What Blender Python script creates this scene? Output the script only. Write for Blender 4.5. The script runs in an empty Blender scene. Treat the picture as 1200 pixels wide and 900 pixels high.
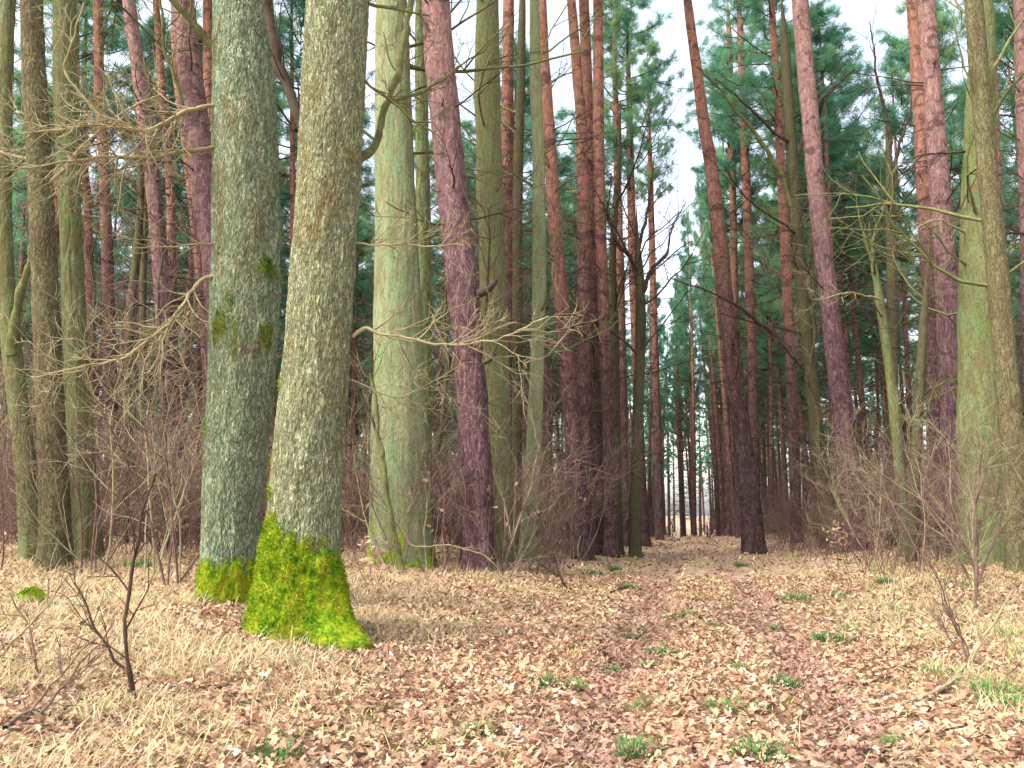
import bpy, math, random
import numpy as np
from mathutils import Vector, Matrix, Quaternion

SC = bpy.context.scene
COL = SC.collection
R = math.radians
PI = math.pi

# ------------------------------------------------------------------ camera
FPX, CX, CY, CAMH, HORIZ = 950.0, 600.0, 450.0, 1.4, 600.0      # photo is 1200 x 900
PITCH = math.atan((HORIZ - CY) / FPX)
cam_d = bpy.data.cameras.new('camera'); cam = bpy.data.objects.new('camera', cam_d)
COL.objects.link(cam)
cam.location = (0, 0, CAMH)
cam.rotation_euler = (R(90) + PITCH, 0, 0)
cam_d.sensor_width = 36; cam_d.lens = 36 * FPX / 1200.0
cam_d.clip_start = 0.05; cam_d.clip_end = 2000
SC.camera = cam

# ------------------------------------------------------------------ sky, sun, exposure
SUN_EL, SUN_AZ = 52.0, 238.0          # azimuth clockwise from +Y (the view direction): behind and to the left
w = bpy.data.worlds.new('World'); SC.world = w; w.use_nodes = True
nt = w.node_tree; nt.nodes.clear()
sky = nt.nodes.new('ShaderNodeTexSky'); sky.sky_type = 'NISHITA'; sky.sun_disc = False
sky.sun_elevation = R(SUN_EL); sky.sun_rotation = R(SUN_AZ)
sky.air_density = 1.0; sky.dust_density = 3.0; sky.ozone_density = 1.0
bw = nt.nodes.new('ShaderNodeRGBToBW')
mixw = nt.nodes.new('ShaderNodeMix'); mixw.data_type = 'RGBA'; mixw.inputs[0].default_value = 0.62
bg = nt.nodes.new('ShaderNodeBackground'); bg.inputs[1].default_value = 0.15
wo = nt.nodes.new('ShaderNodeOutputWorld')
nt.links.new(sky.outputs[0], bw.inputs[0])
nt.links.new(sky.outputs[0], mixw.inputs[6]); nt.links.new(bw.outputs[0], mixw.inputs[7])
nt.links.new(mixw.outputs[2], bg.inputs[0]); nt.links.new(bg.outputs[0], wo.inputs[0])
sun_d = bpy.data.lights.new('sun', 'SUN'); sun = bpy.data.objects.new('sun', sun_d); COL.objects.link(sun)
sun_d.energy = 0.9; sun_d.angle = R(14); sun_d.color = (1.0, 0.95, 0.87)
sd = Vector((math.sin(R(SUN_AZ)) * math.cos(R(SUN_EL)), math.cos(R(SUN_AZ)) * math.cos(R(SUN_EL)), math.sin(R(SUN_EL))))
sun.rotation_euler = sd.to_track_quat('Z', 'Y').to_euler()
sun.location = sd * 60
SC.view_settings.view_transform = 'Standard'; SC.view_settings.look = 'None'
SC.view_settings.exposure = 2.35; SC.view_settings.gamma = 1.0
SC.cycles.max_bounces = 5; SC.cycles.diffuse_bounces = 3; SC.cycles.glossy_bounces = 2
SC.cycles.transmission_bounces = 3

# ------------------------------------------------------------------ helpers
rng = np.random.default_rng(7)
random.seed(7)
_p = np.random.default_rng(99).permutation(256); PERM = np.concatenate([_p, _p, _p])
_g = np.random.default_rng(5).normal(size=(256, 3)); GRAD = _g / np.linalg.norm(_g, axis=1)[:, None]

def perlin(x, y, z):
    x, y, z = np.broadcast_arrays(np.asarray(x, float), np.asarray(y, float), np.asarray(z, float))
    xi, yi, zi = np.floor(x).astype(int), np.floor(y).astype(int), np.floor(z).astype(int)
    xf, yf, zf = x - xi, y - yi, z - zi
    f = lambda t: t * t * t * (t * (t * 6 - 15) + 10)
    u, v, s = f(xf), f(yf), f(zf)
    def g(dx, dy, dz):
        h = PERM[(PERM[(PERM[(xi + dx) & 255] + yi + dy) & 255] + zi + dz) & 255]
        G = GRAD[h]
        return G[..., 0] * (xf - dx) + G[..., 1] * (yf - dy) + G[..., 2] * (zf - dz)
    l = lambda a, b, t: a + t * (b - a)
    return l(l(l(g(0,0,0), g(1,0,0), u), l(g(0,1,0), g(1,1,0), u), v),
             l(l(g(0,0,1), g(1,0,1), u), l(g(0,1,1), g(1,1,1), u), v), s) * 1.5

def fbm(x, y, z, o=3):
    a, t, fr = 1.0, 0.0, 1.0
    for _ in range(o):
        t = t + a * perlin(x * fr, y * fr, z * fr); a *= 0.5; fr *= 2.03
    return t

TRK0, TRKS = 0.18, 0.2158              # the track's centre line: x = TRK0 + TRKS * y
def track_s(x, y): return (x - TRK0 - TRKS * y) / math.sqrt(1 + TRKS ** 2)
def sstep(a, b, x):
    t = np.clip((x - a) / (b - a), 0, 1); return t * t * (3 - 2 * t)
def ground_z(x, y):
    x = np.asarray(x, float); y = np.asarray(y, float)
    s = track_s(x, y); a = np.abs(s)
    z = 0.65 * (1 - np.exp(-np.maximum(a - 2.2, 0) * 0.22))
    z = z - 0.09 * np.exp(-((a - 0.85) / 0.27) ** 2) + 0.03 * np.exp(-(s / 0.4) ** 2)
    z = z + 0.2 * np.exp(-((y - 38) / 7) ** 2) * np.exp(-(s / 6) ** 2) - 0.035 * np.clip(y - 43, 0, 70)
    z = z + 0.07 * perlin(x * 0.4, y * 0.4, 3.3) + 0.025 * perlin(x * 1.7, y * 1.7, 8.1)
    return z
def gz(x, y): return float(ground_z(x, y))

_c, _s = math.cos(PITCH), math.sin(PITCH)
def ray(px, py):
    a, b = (px - CX) / FPX, -(py - CY) / FPX
    return np.array([a, _c - b * _s, _s + b * _c])
def unproj(px, py, Y):                  # the point of the place seen at that pixel at distance Y
    r = ray(px, py); t = Y / r[1]
    return np.array([0, 0, CAMH]) + r * t, t
def ground_at(px, py):
    r = ray(px, py); t = 1.5
    for i in range(4000):
        p = np.array([0, 0, CAMH]) + r * t
        if p[2] <= gz(p[0], p[1]): break
        t += 0.02
    return p

class MB:
    def __init__(self): self.V, self.T, self.Q, self.C, self.n = [], [], [], [], 0
    def add(self, v, t=None, q=None, c=None):
        v = np.asarray(v, float).reshape(-1, 3)
        if t is not None and len(t): self.T.append(np.asarray(t, int).reshape(-1, 3) + self.n)
        if q is not None and len(q): self.Q.append(np.asarray(q, int).reshape(-1, 4) + self.n)
        if c is not None: self.C.append(np.asarray(c, float).reshape(-1, 3))
        self.V.append(v); self.n += len(v)
    def mesh(self, name, mat, smooth=True):
        V = np.concatenate(self.V)
        T = np.concatenate(self.T) if self.T else np.zeros((0, 3), int)
        Q = np.concatenate(self.Q) if self.Q else np.zeros((0, 4), int)
        me = bpy.data.meshes.new(name)
        me.vertices.add(len(V)); me.vertices.foreach_set('co', V.astype(np.float32).ravel())
        nl = T.size + Q.size
        me.loops.add(nl); me.loops.foreach_set('vertex_index', np.concatenate([T.ravel(), Q.ravel()]).astype(np.int32))
        me.polygons.add(len(T) + len(Q))
        st = np.concatenate([np.arange(len(T)) * 3, T.size + np.arange(len(Q)) * 4]).astype(np.int32)
        me.polygons.foreach_set('loop_start', st)
        me.polygons.foreach_set('use_smooth', np.full(len(st), bool(smooth)))
        if self.C:
            C = np.concatenate(self.C); C = np.concatenate([C, np.ones((len(C), 1))], 1)
            at = me.color_attributes.new('Col', 'FLOAT_COLOR', 'POINT')
            at.data.foreach_set('color', C.astype(np.float32).ravel())
        me.update(calc_edges=True)
        me.materials.append(mat)
        return me

def obj(name, me, parent=None, loc=(0,0,0), rot=(0,0,0), sc=(1,1,1)):
    o = bpy.data.objects.new(name, me); COL.objects.link(o)
    o.location = loc; o.rotation_euler = rot
    o.scale = (sc,) * 3 if isinstance(sc, (int, float)) else sc
    if parent: o.parent = parent
    return o
def tag(o, label=None, cat=None, group=None, kind=None):
    if label: o['label'] = label
    if cat: o['category'] = cat
    if group: o['group'] = group
    if kind: o['kind'] = kind
    return o
def thing(name, label, cat, loc, group=None, rz=0, rot=None, sc=1.0):
    o = obj(name, None, None, loc, rot or (0, 0, rz), sc); o.empty_display_size = 0.2
    return tag(o, label, cat, group)

def tube(mb, pts, rads, k=5, cap=True):
    pts = np.asarray(pts, float); rads = np.asarray(rads, float)
    n = len(pts); tan = np.gradient(pts, axis=0); tan /= np.linalg.norm(tan, axis=1)[:, None] + 1e-9
    ref = np.array([0.31, 0.17, 0.93]) if abs(tan[0][2]) < 0.8 else np.array([0.9, 0.4, 0.1])
    a = np.cross(tan, ref); a /= np.linalg.norm(a, axis=1)[:, None] + 1e-9
    b = np.cross(tan, a)
    th = np.arange(k) * 2 * PI / k
    V = pts[:, None, :] + rads[:, None, None] * (np.cos(th)[None, :, None] * a[:, None, :] + np.sin(th)[None, :, None] * b[:, None, :])
    i = np.arange(n - 1)[:, None] * k; j = np.arange(k)[None, :]; j2 = (j + 1) % k
    q = np.stack([i + j, i + j2, i + k + j2, i + k + j], -1).reshape(-1, 4)
    mb.add(V, q=q)

def resample(pts, vals, step):
    pts = np.asarray(pts, float); vals = np.asarray(vals, float)
    d = np.concatenate([[0], np.cumsum(np.linalg.norm(np.diff(pts, axis=0), axis=1))])
    n = max(3, int(d[-1] / step) + 1); t = np.linspace(0, d[-1], n)
    P = np.stack([np.interp(t, d, pts[:, i]) for i in range(3)], 1); v = np.interp(t, d, vals)
    for _ in range(2):
        P[1:-1] = 0.25 * P[:-2] + 0.5 * P[1:-1] + 0.25 * P[2:]
    return P, v

def unit(v): return v / (np.linalg.norm(v) + 1e-9)
def turn(d, ang, rg):
    h = unit(np.cross(d, unit(rg.normal(size=3)))); return unit(d * math.cos(ang) + h * math.sin(ang))

def grow(mb, rg, p, d, L, r, depth, k=4, wander=0.16, up=0.05, nch=(3, 5), spread=(25, 60), tips=None, shrink=(0.4, 0.68)):
    n = 6 if depth > 1 else 4
    pts, P, D = [p], p, d
    for i in range(n):
        D = unit(D + rg.normal(size=3) * wander + np.array([0, 0, up])); P = P + D * L / n; pts.append(P)
    rad = r * np.linspace(1, 0.4, n + 1)
    tube(mb, pts, rad, k if depth > 1 else 3)
    if tips is not None and depth <= 1: tips.append((P, D))
    if depth > 0:
        for c in range(rg.integers(nch[0], nch[1] + 1)):
            t = rg.uniform(0.25, 1.0) * n; i = min(int(t), n - 1); f = t - i
            q = pts[i] * (1 - f) + pts[i + 1] * f
            dd = turn(unit(pts[i + 1] - pts[i]), R(rg.uniform(*spread)), rg)
            grow(mb, rg, q, dd, L * rg.uniform(*shrink), max(r * 0.58 * (1 - 0.35 * t / n), 0.0038), depth - 1, k, wander, up, nch, spread, tips, shrink)

# ------------------------------------------------------------------ materials
def new_mat(name):
    m = bpy.data.materials.new(name); m.use_nodes = True; t = m.node_tree; t.nodes.clear()
    o = t.nodes.new('ShaderNodeOutputMaterial'); b = t.nodes.new('ShaderNodeBsdfPrincipled')
    b.inputs['Roughness'].default_value = 0.85; b.inputs['Specular IOR Level'].default_value = 0.06
    t.links.new(b.outputs[0], o.inputs[0])
    return m, t, b
def N(t, ty, **kw):
    n = t.nodes.new(ty)
    for k, v in kw.items(): setattr(n, k, v)
    return n
def coords(t, sc, kind='Object'):
    c = N(t, 'ShaderNodeTexCoord'); mp = N(t, 'ShaderNodeMapping'); mp.inputs['Scale'].default_value = sc
    t.links.new(c.outputs[kind], mp.inputs[0]); return mp.outputs[0]
def noise(t, vec, scale, detail=4, rough=0.55, dist=0.0):
    n = N(t, 'ShaderNodeTexNoise'); n.inputs['Scale'].default_value = scale; n.inputs['Detail'].default_value = detail
    n.inputs['Roughness'].default_value = rough; n.inputs['Distortion'].default_value = dist
    t.links.new(vec, n.inputs['Vector']); return n.outputs['Fac']
def ramp(t, fac, stops, interp='LINEAR'):
    n = N(t, 'ShaderNodeValToRGB'); cr = n.color_ramp; cr.interpolation = interp
    while len(cr.elements) < len(stops): cr.elements.new(0.5)
    for e, (p, c) in zip(cr.elements, stops):
        e.position = p; e.color = (c, c, c, 1) if isinstance(c, (int, float)) else (*c, 1)
    t.links.new(fac, n.inputs[0]); return n.outputs[0]
def mix(t, fac, a, b, mode='MIX'):
    n = N(t, 'ShaderNodeMix', data_type='RGBA', blend_type=mode)
    for s, v in ((0, fac), (6, a), (7, b)):
        if isinstance(v, (int, float)): n.inputs[s].default_value = v
        elif isinstance(v, tuple): n.inputs[s].default_value = (*v, 1)
        else: t.links.new(v, n.inputs[s])
    return n.outputs[2]
def math_n(t, op, a, b=None):
    n = N(t, 'ShaderNodeMath', operation=op)
    for s, v in ((0, a), (1, b)):
        if v is None: continue
        if isinstance(v, (int, float)): n.inputs[s].default_value = v
        else: t.links.new(v, n.inputs[s])
    return n.outputs[0]
def bump(t, b, h, strength, dist):
    n = N(t, 'ShaderNodeBump'); n.inputs['Strength'].default_value = strength; n.inputs['Distance'].default_value = dist
    t.links.new(h, n.inputs['Height']); t.links.new(n.outputs[0], b.inputs['Normal'])
def rnd(t): return N(t, 'ShaderNodeObjectInfo').outputs['Random']

def furrows(t, hs, vs):                 # branching lengthwise fissures: 0 in the cracks, 1 on the plates
    v = coords(t, (hs, hs, vs))
    r1 = math_n(t, 'ABSOLUTE', math_n(t, 'SUBTRACT', noise(t, v, 0.55, 5, 0.62, 0.9), 0.5))
    v2 = coords(t, (hs * 1.7, hs * 1.7, vs * 2.6))
    r2 = math_n(t, 'ABSOLUTE', math_n(t, 'SUBTRACT', noise(t, v2, 0.6, 4, 0.6, 1.2), 0.5))
    f1 = ramp(t, r1, [(0.0, 0.0), (0.10, 1.0)]); f2 = ramp(t, r2, [(0.0, 0.25), (0.07, 1.0)])
    return math_n(t, 'MULTIPLY', f1, f2), v

def mat_oak(name, lich1, lich2, bark, crack):
    m, t, b = new_mat(name)
    f, v = furrows(t, 34, 9)
    v2 = coords(t, (1, 1, 0.55))
    n1 = noise(t, v2, 2.1, 5, 0.6, 0.4); n2 = noise(t, v2, 9, 5, 0.65); n3 = noise(t, v2, 45, 3, 0.6)
    c = mix(t, ramp(t, n2, [(0.35, 0.0), (0.65, 1.0)]), lich1, lich2)
    c = mix(t, ramp(t, n1, [(0.52, 0.0), (0.68, 0.85)]), c, bark)
    c = mix(t, ramp(t, n3, [(0.42, 0.0), (0.62, 0.55)]), c, bark)
    c = mix(t, ramp(t, f, [(0.0, 0.85), (0.55, 0.0)]), c, crack)
    n5 = noise(t, coords(t, (1, 1, 0.3)), 0.9, 3, 0.6)
    c = mix(t, ramp(t, n5, [(0.40, 0.4), (0.55, 0.0)]), c, mix(t, 0.4, c, bark))
    t.links.new(c, b.inputs['Base Color'])
    h = math_n(t, 'ADD', f, math_n(t, 'MULTIPLY', n3, 0.8)); bump(t, b, h, 0.85, 0.025)
    return m
def mat_green_bark(name, c1, c2, c3, moss=(0.12, 0.16, 0.03), mossamt=0.25):
    m, t, b = new_mat(name)
    v2 = coords(t, (1, 1, 0.16))
    n1 = noise(t, v2, 3.2, 5, 0.6, 0.3); n2 = noise(t, v2, 13, 5, 0.65); n3 = noise(t, coords(t, (1, 1, 0.35)), 40, 4, 0.7)
    c = mix(t, ramp(t, n1, [(0.38, 0.0), (0.62, 1.0)]), c1, c2)
    c = mix(t, ramp(t, n2, [(0.42, 0.0), (0.60, 0.9)]), c, c3)
    n4 = noise(t, coords(t, (1, 1, 0.6)), 1.7, 4, 0.6)
    c = mix(t, ramp(t, n4, [(0.56, 0.0), (0.7, mossamt * 2)]), c, moss)
    c = mix(t, ramp(t, n3, [(0.36, 0.75), (0.52, 0.0)]), c, tuple(x * 0.4 for x in c3))
    c = mix(t, math_n(t, 'MULTIPLY', rnd(t), 0.35), c, c3)
    t.links.new(c, b.inputs['Base Color'])
    bump(t, b, math_n(t, 'ADD', math_n(t, 'MULTIPLY', n3, 1.0), math_n(t, 'MULTIPLY', n2, 0.8)), 0.75, 0.03)
    return m
def mat_pine(name, low, mid, high, z0=2.5, z1=9.0, crack=(0.045, 0.025, 0.028), hs=15, vs=3.0):
    m, t, b = new_mat(name)
    f, v = furrows(t, hs, vs)
    tc = N(t, 'ShaderNodeTexCoord'); sep = N(t, 'ShaderNodeSeparateXYZ'); t.links.new(tc.outputs['Object'], sep.inputs[0])
    n1 = noise(t, coords(t, (1, 1, 0.4)), 3.0, 5, 0.6); n3 = noise(t, coords(t, (1, 1, 0.5)), 28, 4, 0.65)
    zz = math_n(t, 'ADD', sep.outputs['Z'], math_n(t, 'MULTIPLY', n1, 5.0))
    zz = math_n(t, 'ADD', zz, math_n(t, 'MULTIPLY', rnd(t), 4.0))
    mr = N(t, 'ShaderNodeMapRange'); mr.inputs['From Min'].default_value = z0 + 3; mr.inputs['From Max'].default_value = z1 + 5
    t.links.new(zz, mr.inputs['Value'])
    c = ramp(t, mr.outputs[0], [(0.0, low), (0.45, mid), (1.0, high)])
    c = mix(t, ramp(t, n3, [(0.35, 0.0), (0.7, 0.6)]), c, mix(t, 0.5, c, (0.62, 0.46, 0.40)))
    c = mix(t, ramp(t, n1, [(0.55, 0.0), (0.72, 0.35)]), c, (0.16, 0.17, 0.09))
    dk = math_n(t, 'MULTIPLY', ramp(t, f, [(0.0, 0.9), (0.6, 0.0)]), ramp(t, mr.outputs[0], [(0.2, 1.0), (0.9, 0.35)]))
    c = mix(t, dk, c, crack)
    kn = noise(t, coords(t, (2.2, 2.2, 3.6)), 1.0, 3, 0.7, 0.6)
    c = mix(t, ramp(t, kn, [(0.54, 0.0), (0.60, 0.8)]), c, mix(t, 0.75, c, crack))
    fl = noise(t, coords(t, (9, 9, 4)), 1.0, 4, 0.7, 0.5)
    c = mix(t, ramp(t, fl, [(0.42, 0.65), (0.58, 0.0)]), c, mix(t, 0.6, c, crack))
    t.links.new(c, b.inputs['Base Color'])
    bump(t, b, math_n(t, 'ADD', f, math_n(t, 'ADD', math_n(t, 'MULTIPLY', n3, 0.7), fl)), 0.8, 0.035)
    return m
def mat_wood(name, c1, c2, scale=9.0):
    m, t, b = new_mat(name)
    n1 = noise(t, coords(t, (1, 1, 1)), scale, 4, 0.65)
    c = mix(t, ramp(t, n1, [(0.35, 0.0), (0.65, 1.0)]), c1, c2)
    c = mix(t, math_n(t, 'MULTIPLY', rnd(t), 0.4), c, tuple(0.55 * (x + y) * 0.6 for x, y in zip(c1, c2)))
    t.links.new(c, b.inputs['Base Color']); bump(t, b, n1, 0.4, 0.01)
    return m
def mat_leafy(name, cols=None, attr=False, trans=0.3, scale=6.0, vary=0.3):
    m, t, b = new_mat(name)
    if attr:
        a = N(t, 'ShaderNodeVertexColor'); a.layer_name = 'Col'; c = a.outputs[0]
        n1 = noise(t, coords(t, (1, 1, 1)), 60, 2); c = mix(t, ramp(t, n1, [(0.35, 0.0), (0.7, 0.35)]), c, (0.20, 0.12, 0.08))
    else:
        n1 = noise(t, coords(t, (1, 1, 1)), scale, 4, 0.65)
        n1 = math_n(t, 'ADD', n1, math_n(t, 'MULTIPLY', math_n(t, 'SUBTRACT', rnd(t), 0.5), vary))
        k = len(cols); c = ramp(t, n1, [(0.3 + 0.4 * i / (k - 1), cc) for i, cc in enumerate(cols)])
    t.links.new(c, b.inputs['Base Color'])
    tr = N(t, 'ShaderNodeBsdfTranslucent'); t.links.new(c, tr.inputs[0])
    ms = N(t, 'ShaderNodeMixShader'); ms.inputs[0].default_value = trans
    t.links.new(b.outputs[0], ms.inputs[1]); t.links.new(tr.outputs[0], ms.inputs[2])
    o = [n for n in t.nodes if n.type == 'OUTPUT_MATERIAL'][0]; t.links.new(ms.outputs[0], o.inputs[0])
    return m

M = {}
M['oak'] = mat_oak('oak_bark_with_lichen', (0.25, 0.40, 0.245), (0.47, 0.55, 0.35), (0.25, 0.20, 0.085), (0.028, 0.024, 0.012))
M['oak_warm'] = mat_oak('oak_bark_warm', (0.30, 0.39, 0.22), (0.50, 0.52, 0.31), (0.28, 0.215, 0.09), (0.028, 0.024, 0.012))
M['oak_olive'] = mat_oak('oak_bark_olive', (0.19, 0.20, 0.085), (0.29, 0.26, 0.13), (0.17, 0.115, 0.06), (0.028, 0.02, 0.013))
M['beech'] = mat_green_bark('smooth_green_bark', (0.155, 0.27, 0.135), (0.27, 0.32, 0.165), (0.19, 0.165, 0.08), mossamt=0.2)
M['algae'] = mat_green_bark('algae_green_bark', (0.10, 0.185, 0.075), (0.17, 0.205, 0.085), (0.12, 0.095, 0.042), mossamt=0.3)
M['darkmoss'] = mat_green_bark('dark_mossy_bark', (0.07, 0.085, 0.035), (0.10, 0.10, 0.045), (0.075, 0.055, 0.035), moss=(0.10, 0.13, 0.02), mossamt=0.4)
M['pine_purple'] = mat_pine('pine_bark_purple', (0.15, 0.062, 0.082), (0.215, 0.105, 0.118), (0.34, 0.18, 0.15), 3, 11)
M['pine_red'] = mat_pine('pine_bark_red', (0.075, 0.038, 0.034), (0.165, 0.066, 0.048), (0.36, 0.145, 0.082), 4.0, 12.0)
M['pine_far'] = mat_pine('pine_bark_far', (0.08, 0.04, 0.034), (0.17, 0.068, 0.046), (0.34, 0.135, 0.076), 3.5, 12.0, hs=10, vs=2)
M['twig'] = mat_wood('pale_twig_bark', (0.31, 0.28, 0.155), (0.22, 0.165, 0.095))
M['brush'] = mat_wood('brown_twig_bark', (0.20, 0.125, 0.10), (0.10, 0.058, 0.052))
M['deadwood'] = mat_wood('dark_dead_wood', (0.045, 0.034, 0.026), (0.085, 0.06, 0.04))
M['limb'] = mat_wood('limb_bark', (0.15, 0.17, 0.06), (0.085, 0.078, 0.035))
M['stick'] = mat_wood('fallen_wood', (0.22, 0.20, 0.15), (0.12, 0.09, 0.07))
M['needle'] = mat_leafy('pine_needles', [(0.08, 0.22, 0.14), (0.13, 0.32, 0.185), (0.24, 0.38, 0.17)], scale=1.2, trans=0.5)
M['moss'] = mat_leafy('bright_moss', [(0.035, 0.075, 0.006), (0.10, 0.19, 0.008), (0.20, 0.28, 0.012), (0.25, 0.27, 0.015), (0.21, 0.17, 0.02)], trans=0.15, scale=7, vary=0.04)
M['litter'] = mat_leafy('dry_oak_leaves', attr=True, trans=0.2)
M['straw'] = mat_leafy('dry_grass_straw', attr=True, trans=0.3)
M['greengrass'] = mat_leafy('green_grass', [(0.03, 0.11, 0.035), (0.07, 0.19, 0.05), (0.18, 0.29, 0.08)], scale=14)
M['brownleaf'] = mat_leafy('withered_leaf', [(0.30, 0.16, 0.10), (0.48, 0.29, 0.20), (0.60, 0.43, 0.31)], scale=9)

# ground material: earth and trodden litter, colours of the materials themselves
m, t, b = new_mat('forest_floor')
v = coords(t, (1, 1, 1))
vo = N(t, 'ShaderNodeTexVoronoi'); vo.inputs['Scale'].default_value = 17; t.links.new(v, vo.inputs['Vector'])
n1 = noise(t, v, 0.6, 5, 0.6); n2 = noise(t, v, 22, 5, 0.7); n3 = noise(t, v, 3.0, 5, 0.65)
sepc = N(t, 'ShaderNodeSeparateColor'); t.links.new(vo.outputs['Color'], sepc.inputs[0])
c = ramp(t, sepc.outputs[0], [(0.0, (0.13, 0.075, 0.055)), (0.3, (0.30, 0.17, 0.12)), (0.6, (0.46, 0.30, 0.20)), (0.9, (0.56, 0.44, 0.29))])
c = mix(t, ramp(t, n2, [(0.35, 0.75), (0.6, 0.0)]), c, (0.12, 0.075, 0.05))
c = mix(t, ramp(t, n3, [(0.45, 0.0), (0.65, 0.6)]), c, (0.40, 0.29, 0.16))
c = mix(t, ramp(t, n1, [(0.56, 0.0), (0.68, 0.35)]), c, (0.20, 0.22, 0.07))
t.links.new(c, b.inputs['Base Color']); bump(t, b, math_n(t, 'ADD', vo.outputs['Distance'], n2), 0.8, 0.03)
M['ground'] = m

# ------------------------------------------------------------------ ground sheet
def graded(lo, hi, a, b, fine, growth):
    out = list(np.arange(a, b, fine)); st = fine; x = out[-1]
    while x < hi: st *= growth; x += st; out.append(x)
    st = fine; x = out[0]; pre = []
    while x > lo: st *= growth; x -= st; pre.append(x)
    return np.array(pre[::-1] + out)
gx = graded(-500, 500, -7, 9, 0.075, 1.07); gy = graded(-120, 700, 3, 15, 0.075, 1.035)
GX, GY = np.meshgrid(gx, gy)
GZ = ground_z(GX, GY) + 0.012 * perlin(GX * 6, GY * 6, 1.0) * (np.abs(GX) < 30)
nx, ny = len(gx), len(gy)
ii = (np.arange(ny - 1)[:, None] * nx + np.arange(nx - 1)[None, :]).ravel()
mb = MB(); mb.add(np.stack([GX, GY, GZ], -1), q=np.stack([ii, ii + 1, ii + nx + 1, ii + nx], 1))
ground = tag(obj('ground', mb.mesh('ground', M['ground'])), kind='structure')

# ------------------------------------------------------------------ shared branch and crown meshes
def needle_tufts(mb, rg, cents, dirs, n=12, ln=(0.14, 0.26), wd=0.009):
    k = len(cents); D = np.repeat(dirs, n, 0) * 0.7 + rg.normal(size=(k * n, 3)) * 0.75
    D /= np.linalg.norm(D, axis=1)[:, None]; C = np.repeat(cents, n, 0) + rg.normal(size=(k * n, 3)) * 0.05
    L = rg.uniform(ln[0], ln[1], (k * n, 1)); S = np.cross(D, rg.normal(size=(k * n, 3))); S /= np.linalg.norm(S, axis=1)[:, None]
    V = np.stack([C - S * wd, C + S * wd, C + D * L], 1).reshape(-1, 3)
    mb.add(V, t=np.arange(k * n * 3).reshape(-1, 3))

def pine_crown(seed, H=10.0, Rm=2.3, nb=44, lowdense=1.0):
    rg = np.random.default_rng(seed); mbn, mbb = MB(), MB()
    for i in range(nb):
        u = (i + rg.uniform()) / nb; z = H * (0.02 + 0.96 * u)
        prof = (0.45 + 0.75 * math.sin(PI * min(1, u * 0.75 + 0.2))) * (1 - 0.55 * u ** 2)
        L = Rm * prof * rg.uniform(0.6, 1.15)
        az = rg.uniform(0, 2 * PI); d = unit(np.array([math.cos(az), math.sin(az), rg.uniform(-0.12, 0.35) + 0.5 * u]))
        p = np.array([0, 0, z]); pts = [p]; D = d
        for j in range(6):
            D = unit(D + rg.normal(size=3) * 0.15 + np.array([0, 0, 0.06])); p = p + D * L / 6; pts.append(p)
        pts = np.array(pts); tube(mbb, pts, np.linspace(0.03, 0.007, 7) * (0.6 + 0.6 * L / Rm), 4)
        cen, dr = [], []
        for j in range(2, 7):
            for q in range(rg.integers(1, 4)):
                sd_ = turn(D, R(rg.uniform(30, 80)), rg); sd_[2] *= 0.5
                sl = rg.uniform(0.25, 0.75) * (1.2 - 0.1 * j)
                e = pts[j] + sd_ * sl
                tube(mbb, [pts[j], (pts[j] + e) / 2 + [0, 0, 0.03], e], [0.008, 0.006, 0.004], 3)
                for f in np.linspace(0.35, 1.0, 5):
                    cen.append(pts[j] + sd_ * sl * f + rg.normal(size=3) * 0.06); dr.append(unit(sd_ + [0, 0, 0.35]))
        if cen: needle_tufts(mbn, rg, np.array(cen), np.array(dr), 15)
    return mbn.mesh('pine_foliage', M['needle'], False), mbb.mesh('pine_crown_branches', M['deadwood'])

CROWNS = [pine_crown(100 + i, 10, rm, nb) for i, (rm, nb) in enumerate([(2.0, 40), (2.4, 46), (2.7, 52), (2.1, 56), (2.6, 44)])]

def dead_branch(seed):                  # one dead pine branch along +X, about 1 m long
    rg = np.random.default_rng(seed); mb = MB()
    grow(mb, rg, np.zeros(3), unit(np.array([1, 0, rg.uniform(-0.15, 0.2)])), 1.0, 0.016, 2, 4, 0.13, -0.03 + rg.uniform(0, 0.06), (2, 4), (25, 60))
    return mb.mesh('dead_branch', M['deadwood'])
DEAD = [dead_branch(300 + i) for i in range(10)]

def far_dead_set(seed, H):              # the dead branches of one distant pine
    rg = np.random.default_rng(seed); mb = MB()
    for i in range(60):
        z = H * rg.uniform(0.08, 0.62); az = rg.uniform(0, 2 * PI)
        d = unit(np.array([math.cos(az), math.sin(az), rg.uniform(-0.25, 0.25)]))
        grow(mb, rg, np.array([0, 0, z]), d, rg.uniform(0.5, 1.9), 0.02, 1, 3, 0.14, -0.02, (2, 4), (25, 60))
    return mb.mesh('dead_branchwork', M['deadwood'])

def straight_trunk(seed, H, r0, mat, k=9, bend=0.25):
    rg = np.random.default_rng(seed); z = np.linspace(-0.3, H, 16)
    ph = rg.uniform(0, 6, 2); x = bend * np.sin(z / H * 2.2 + ph[0]) - bend * math.sin(ph[0]); y = bend * np.sin(z / H * 2.6 + ph[1]) - bend * math.sin(ph[1])
    r = r0 * (0.18 + 0.82 * (1 - np.clip(z / H, 0, 1)) ** 0.75) * (1 + 0.3 * np.exp(-np.maximum(z, 0) / 0.4))
    mb = MB(); tube(mb, np.stack([x, y, z], 1), r, k)
    return mb.mesh('pine_trunk', mat)

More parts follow.
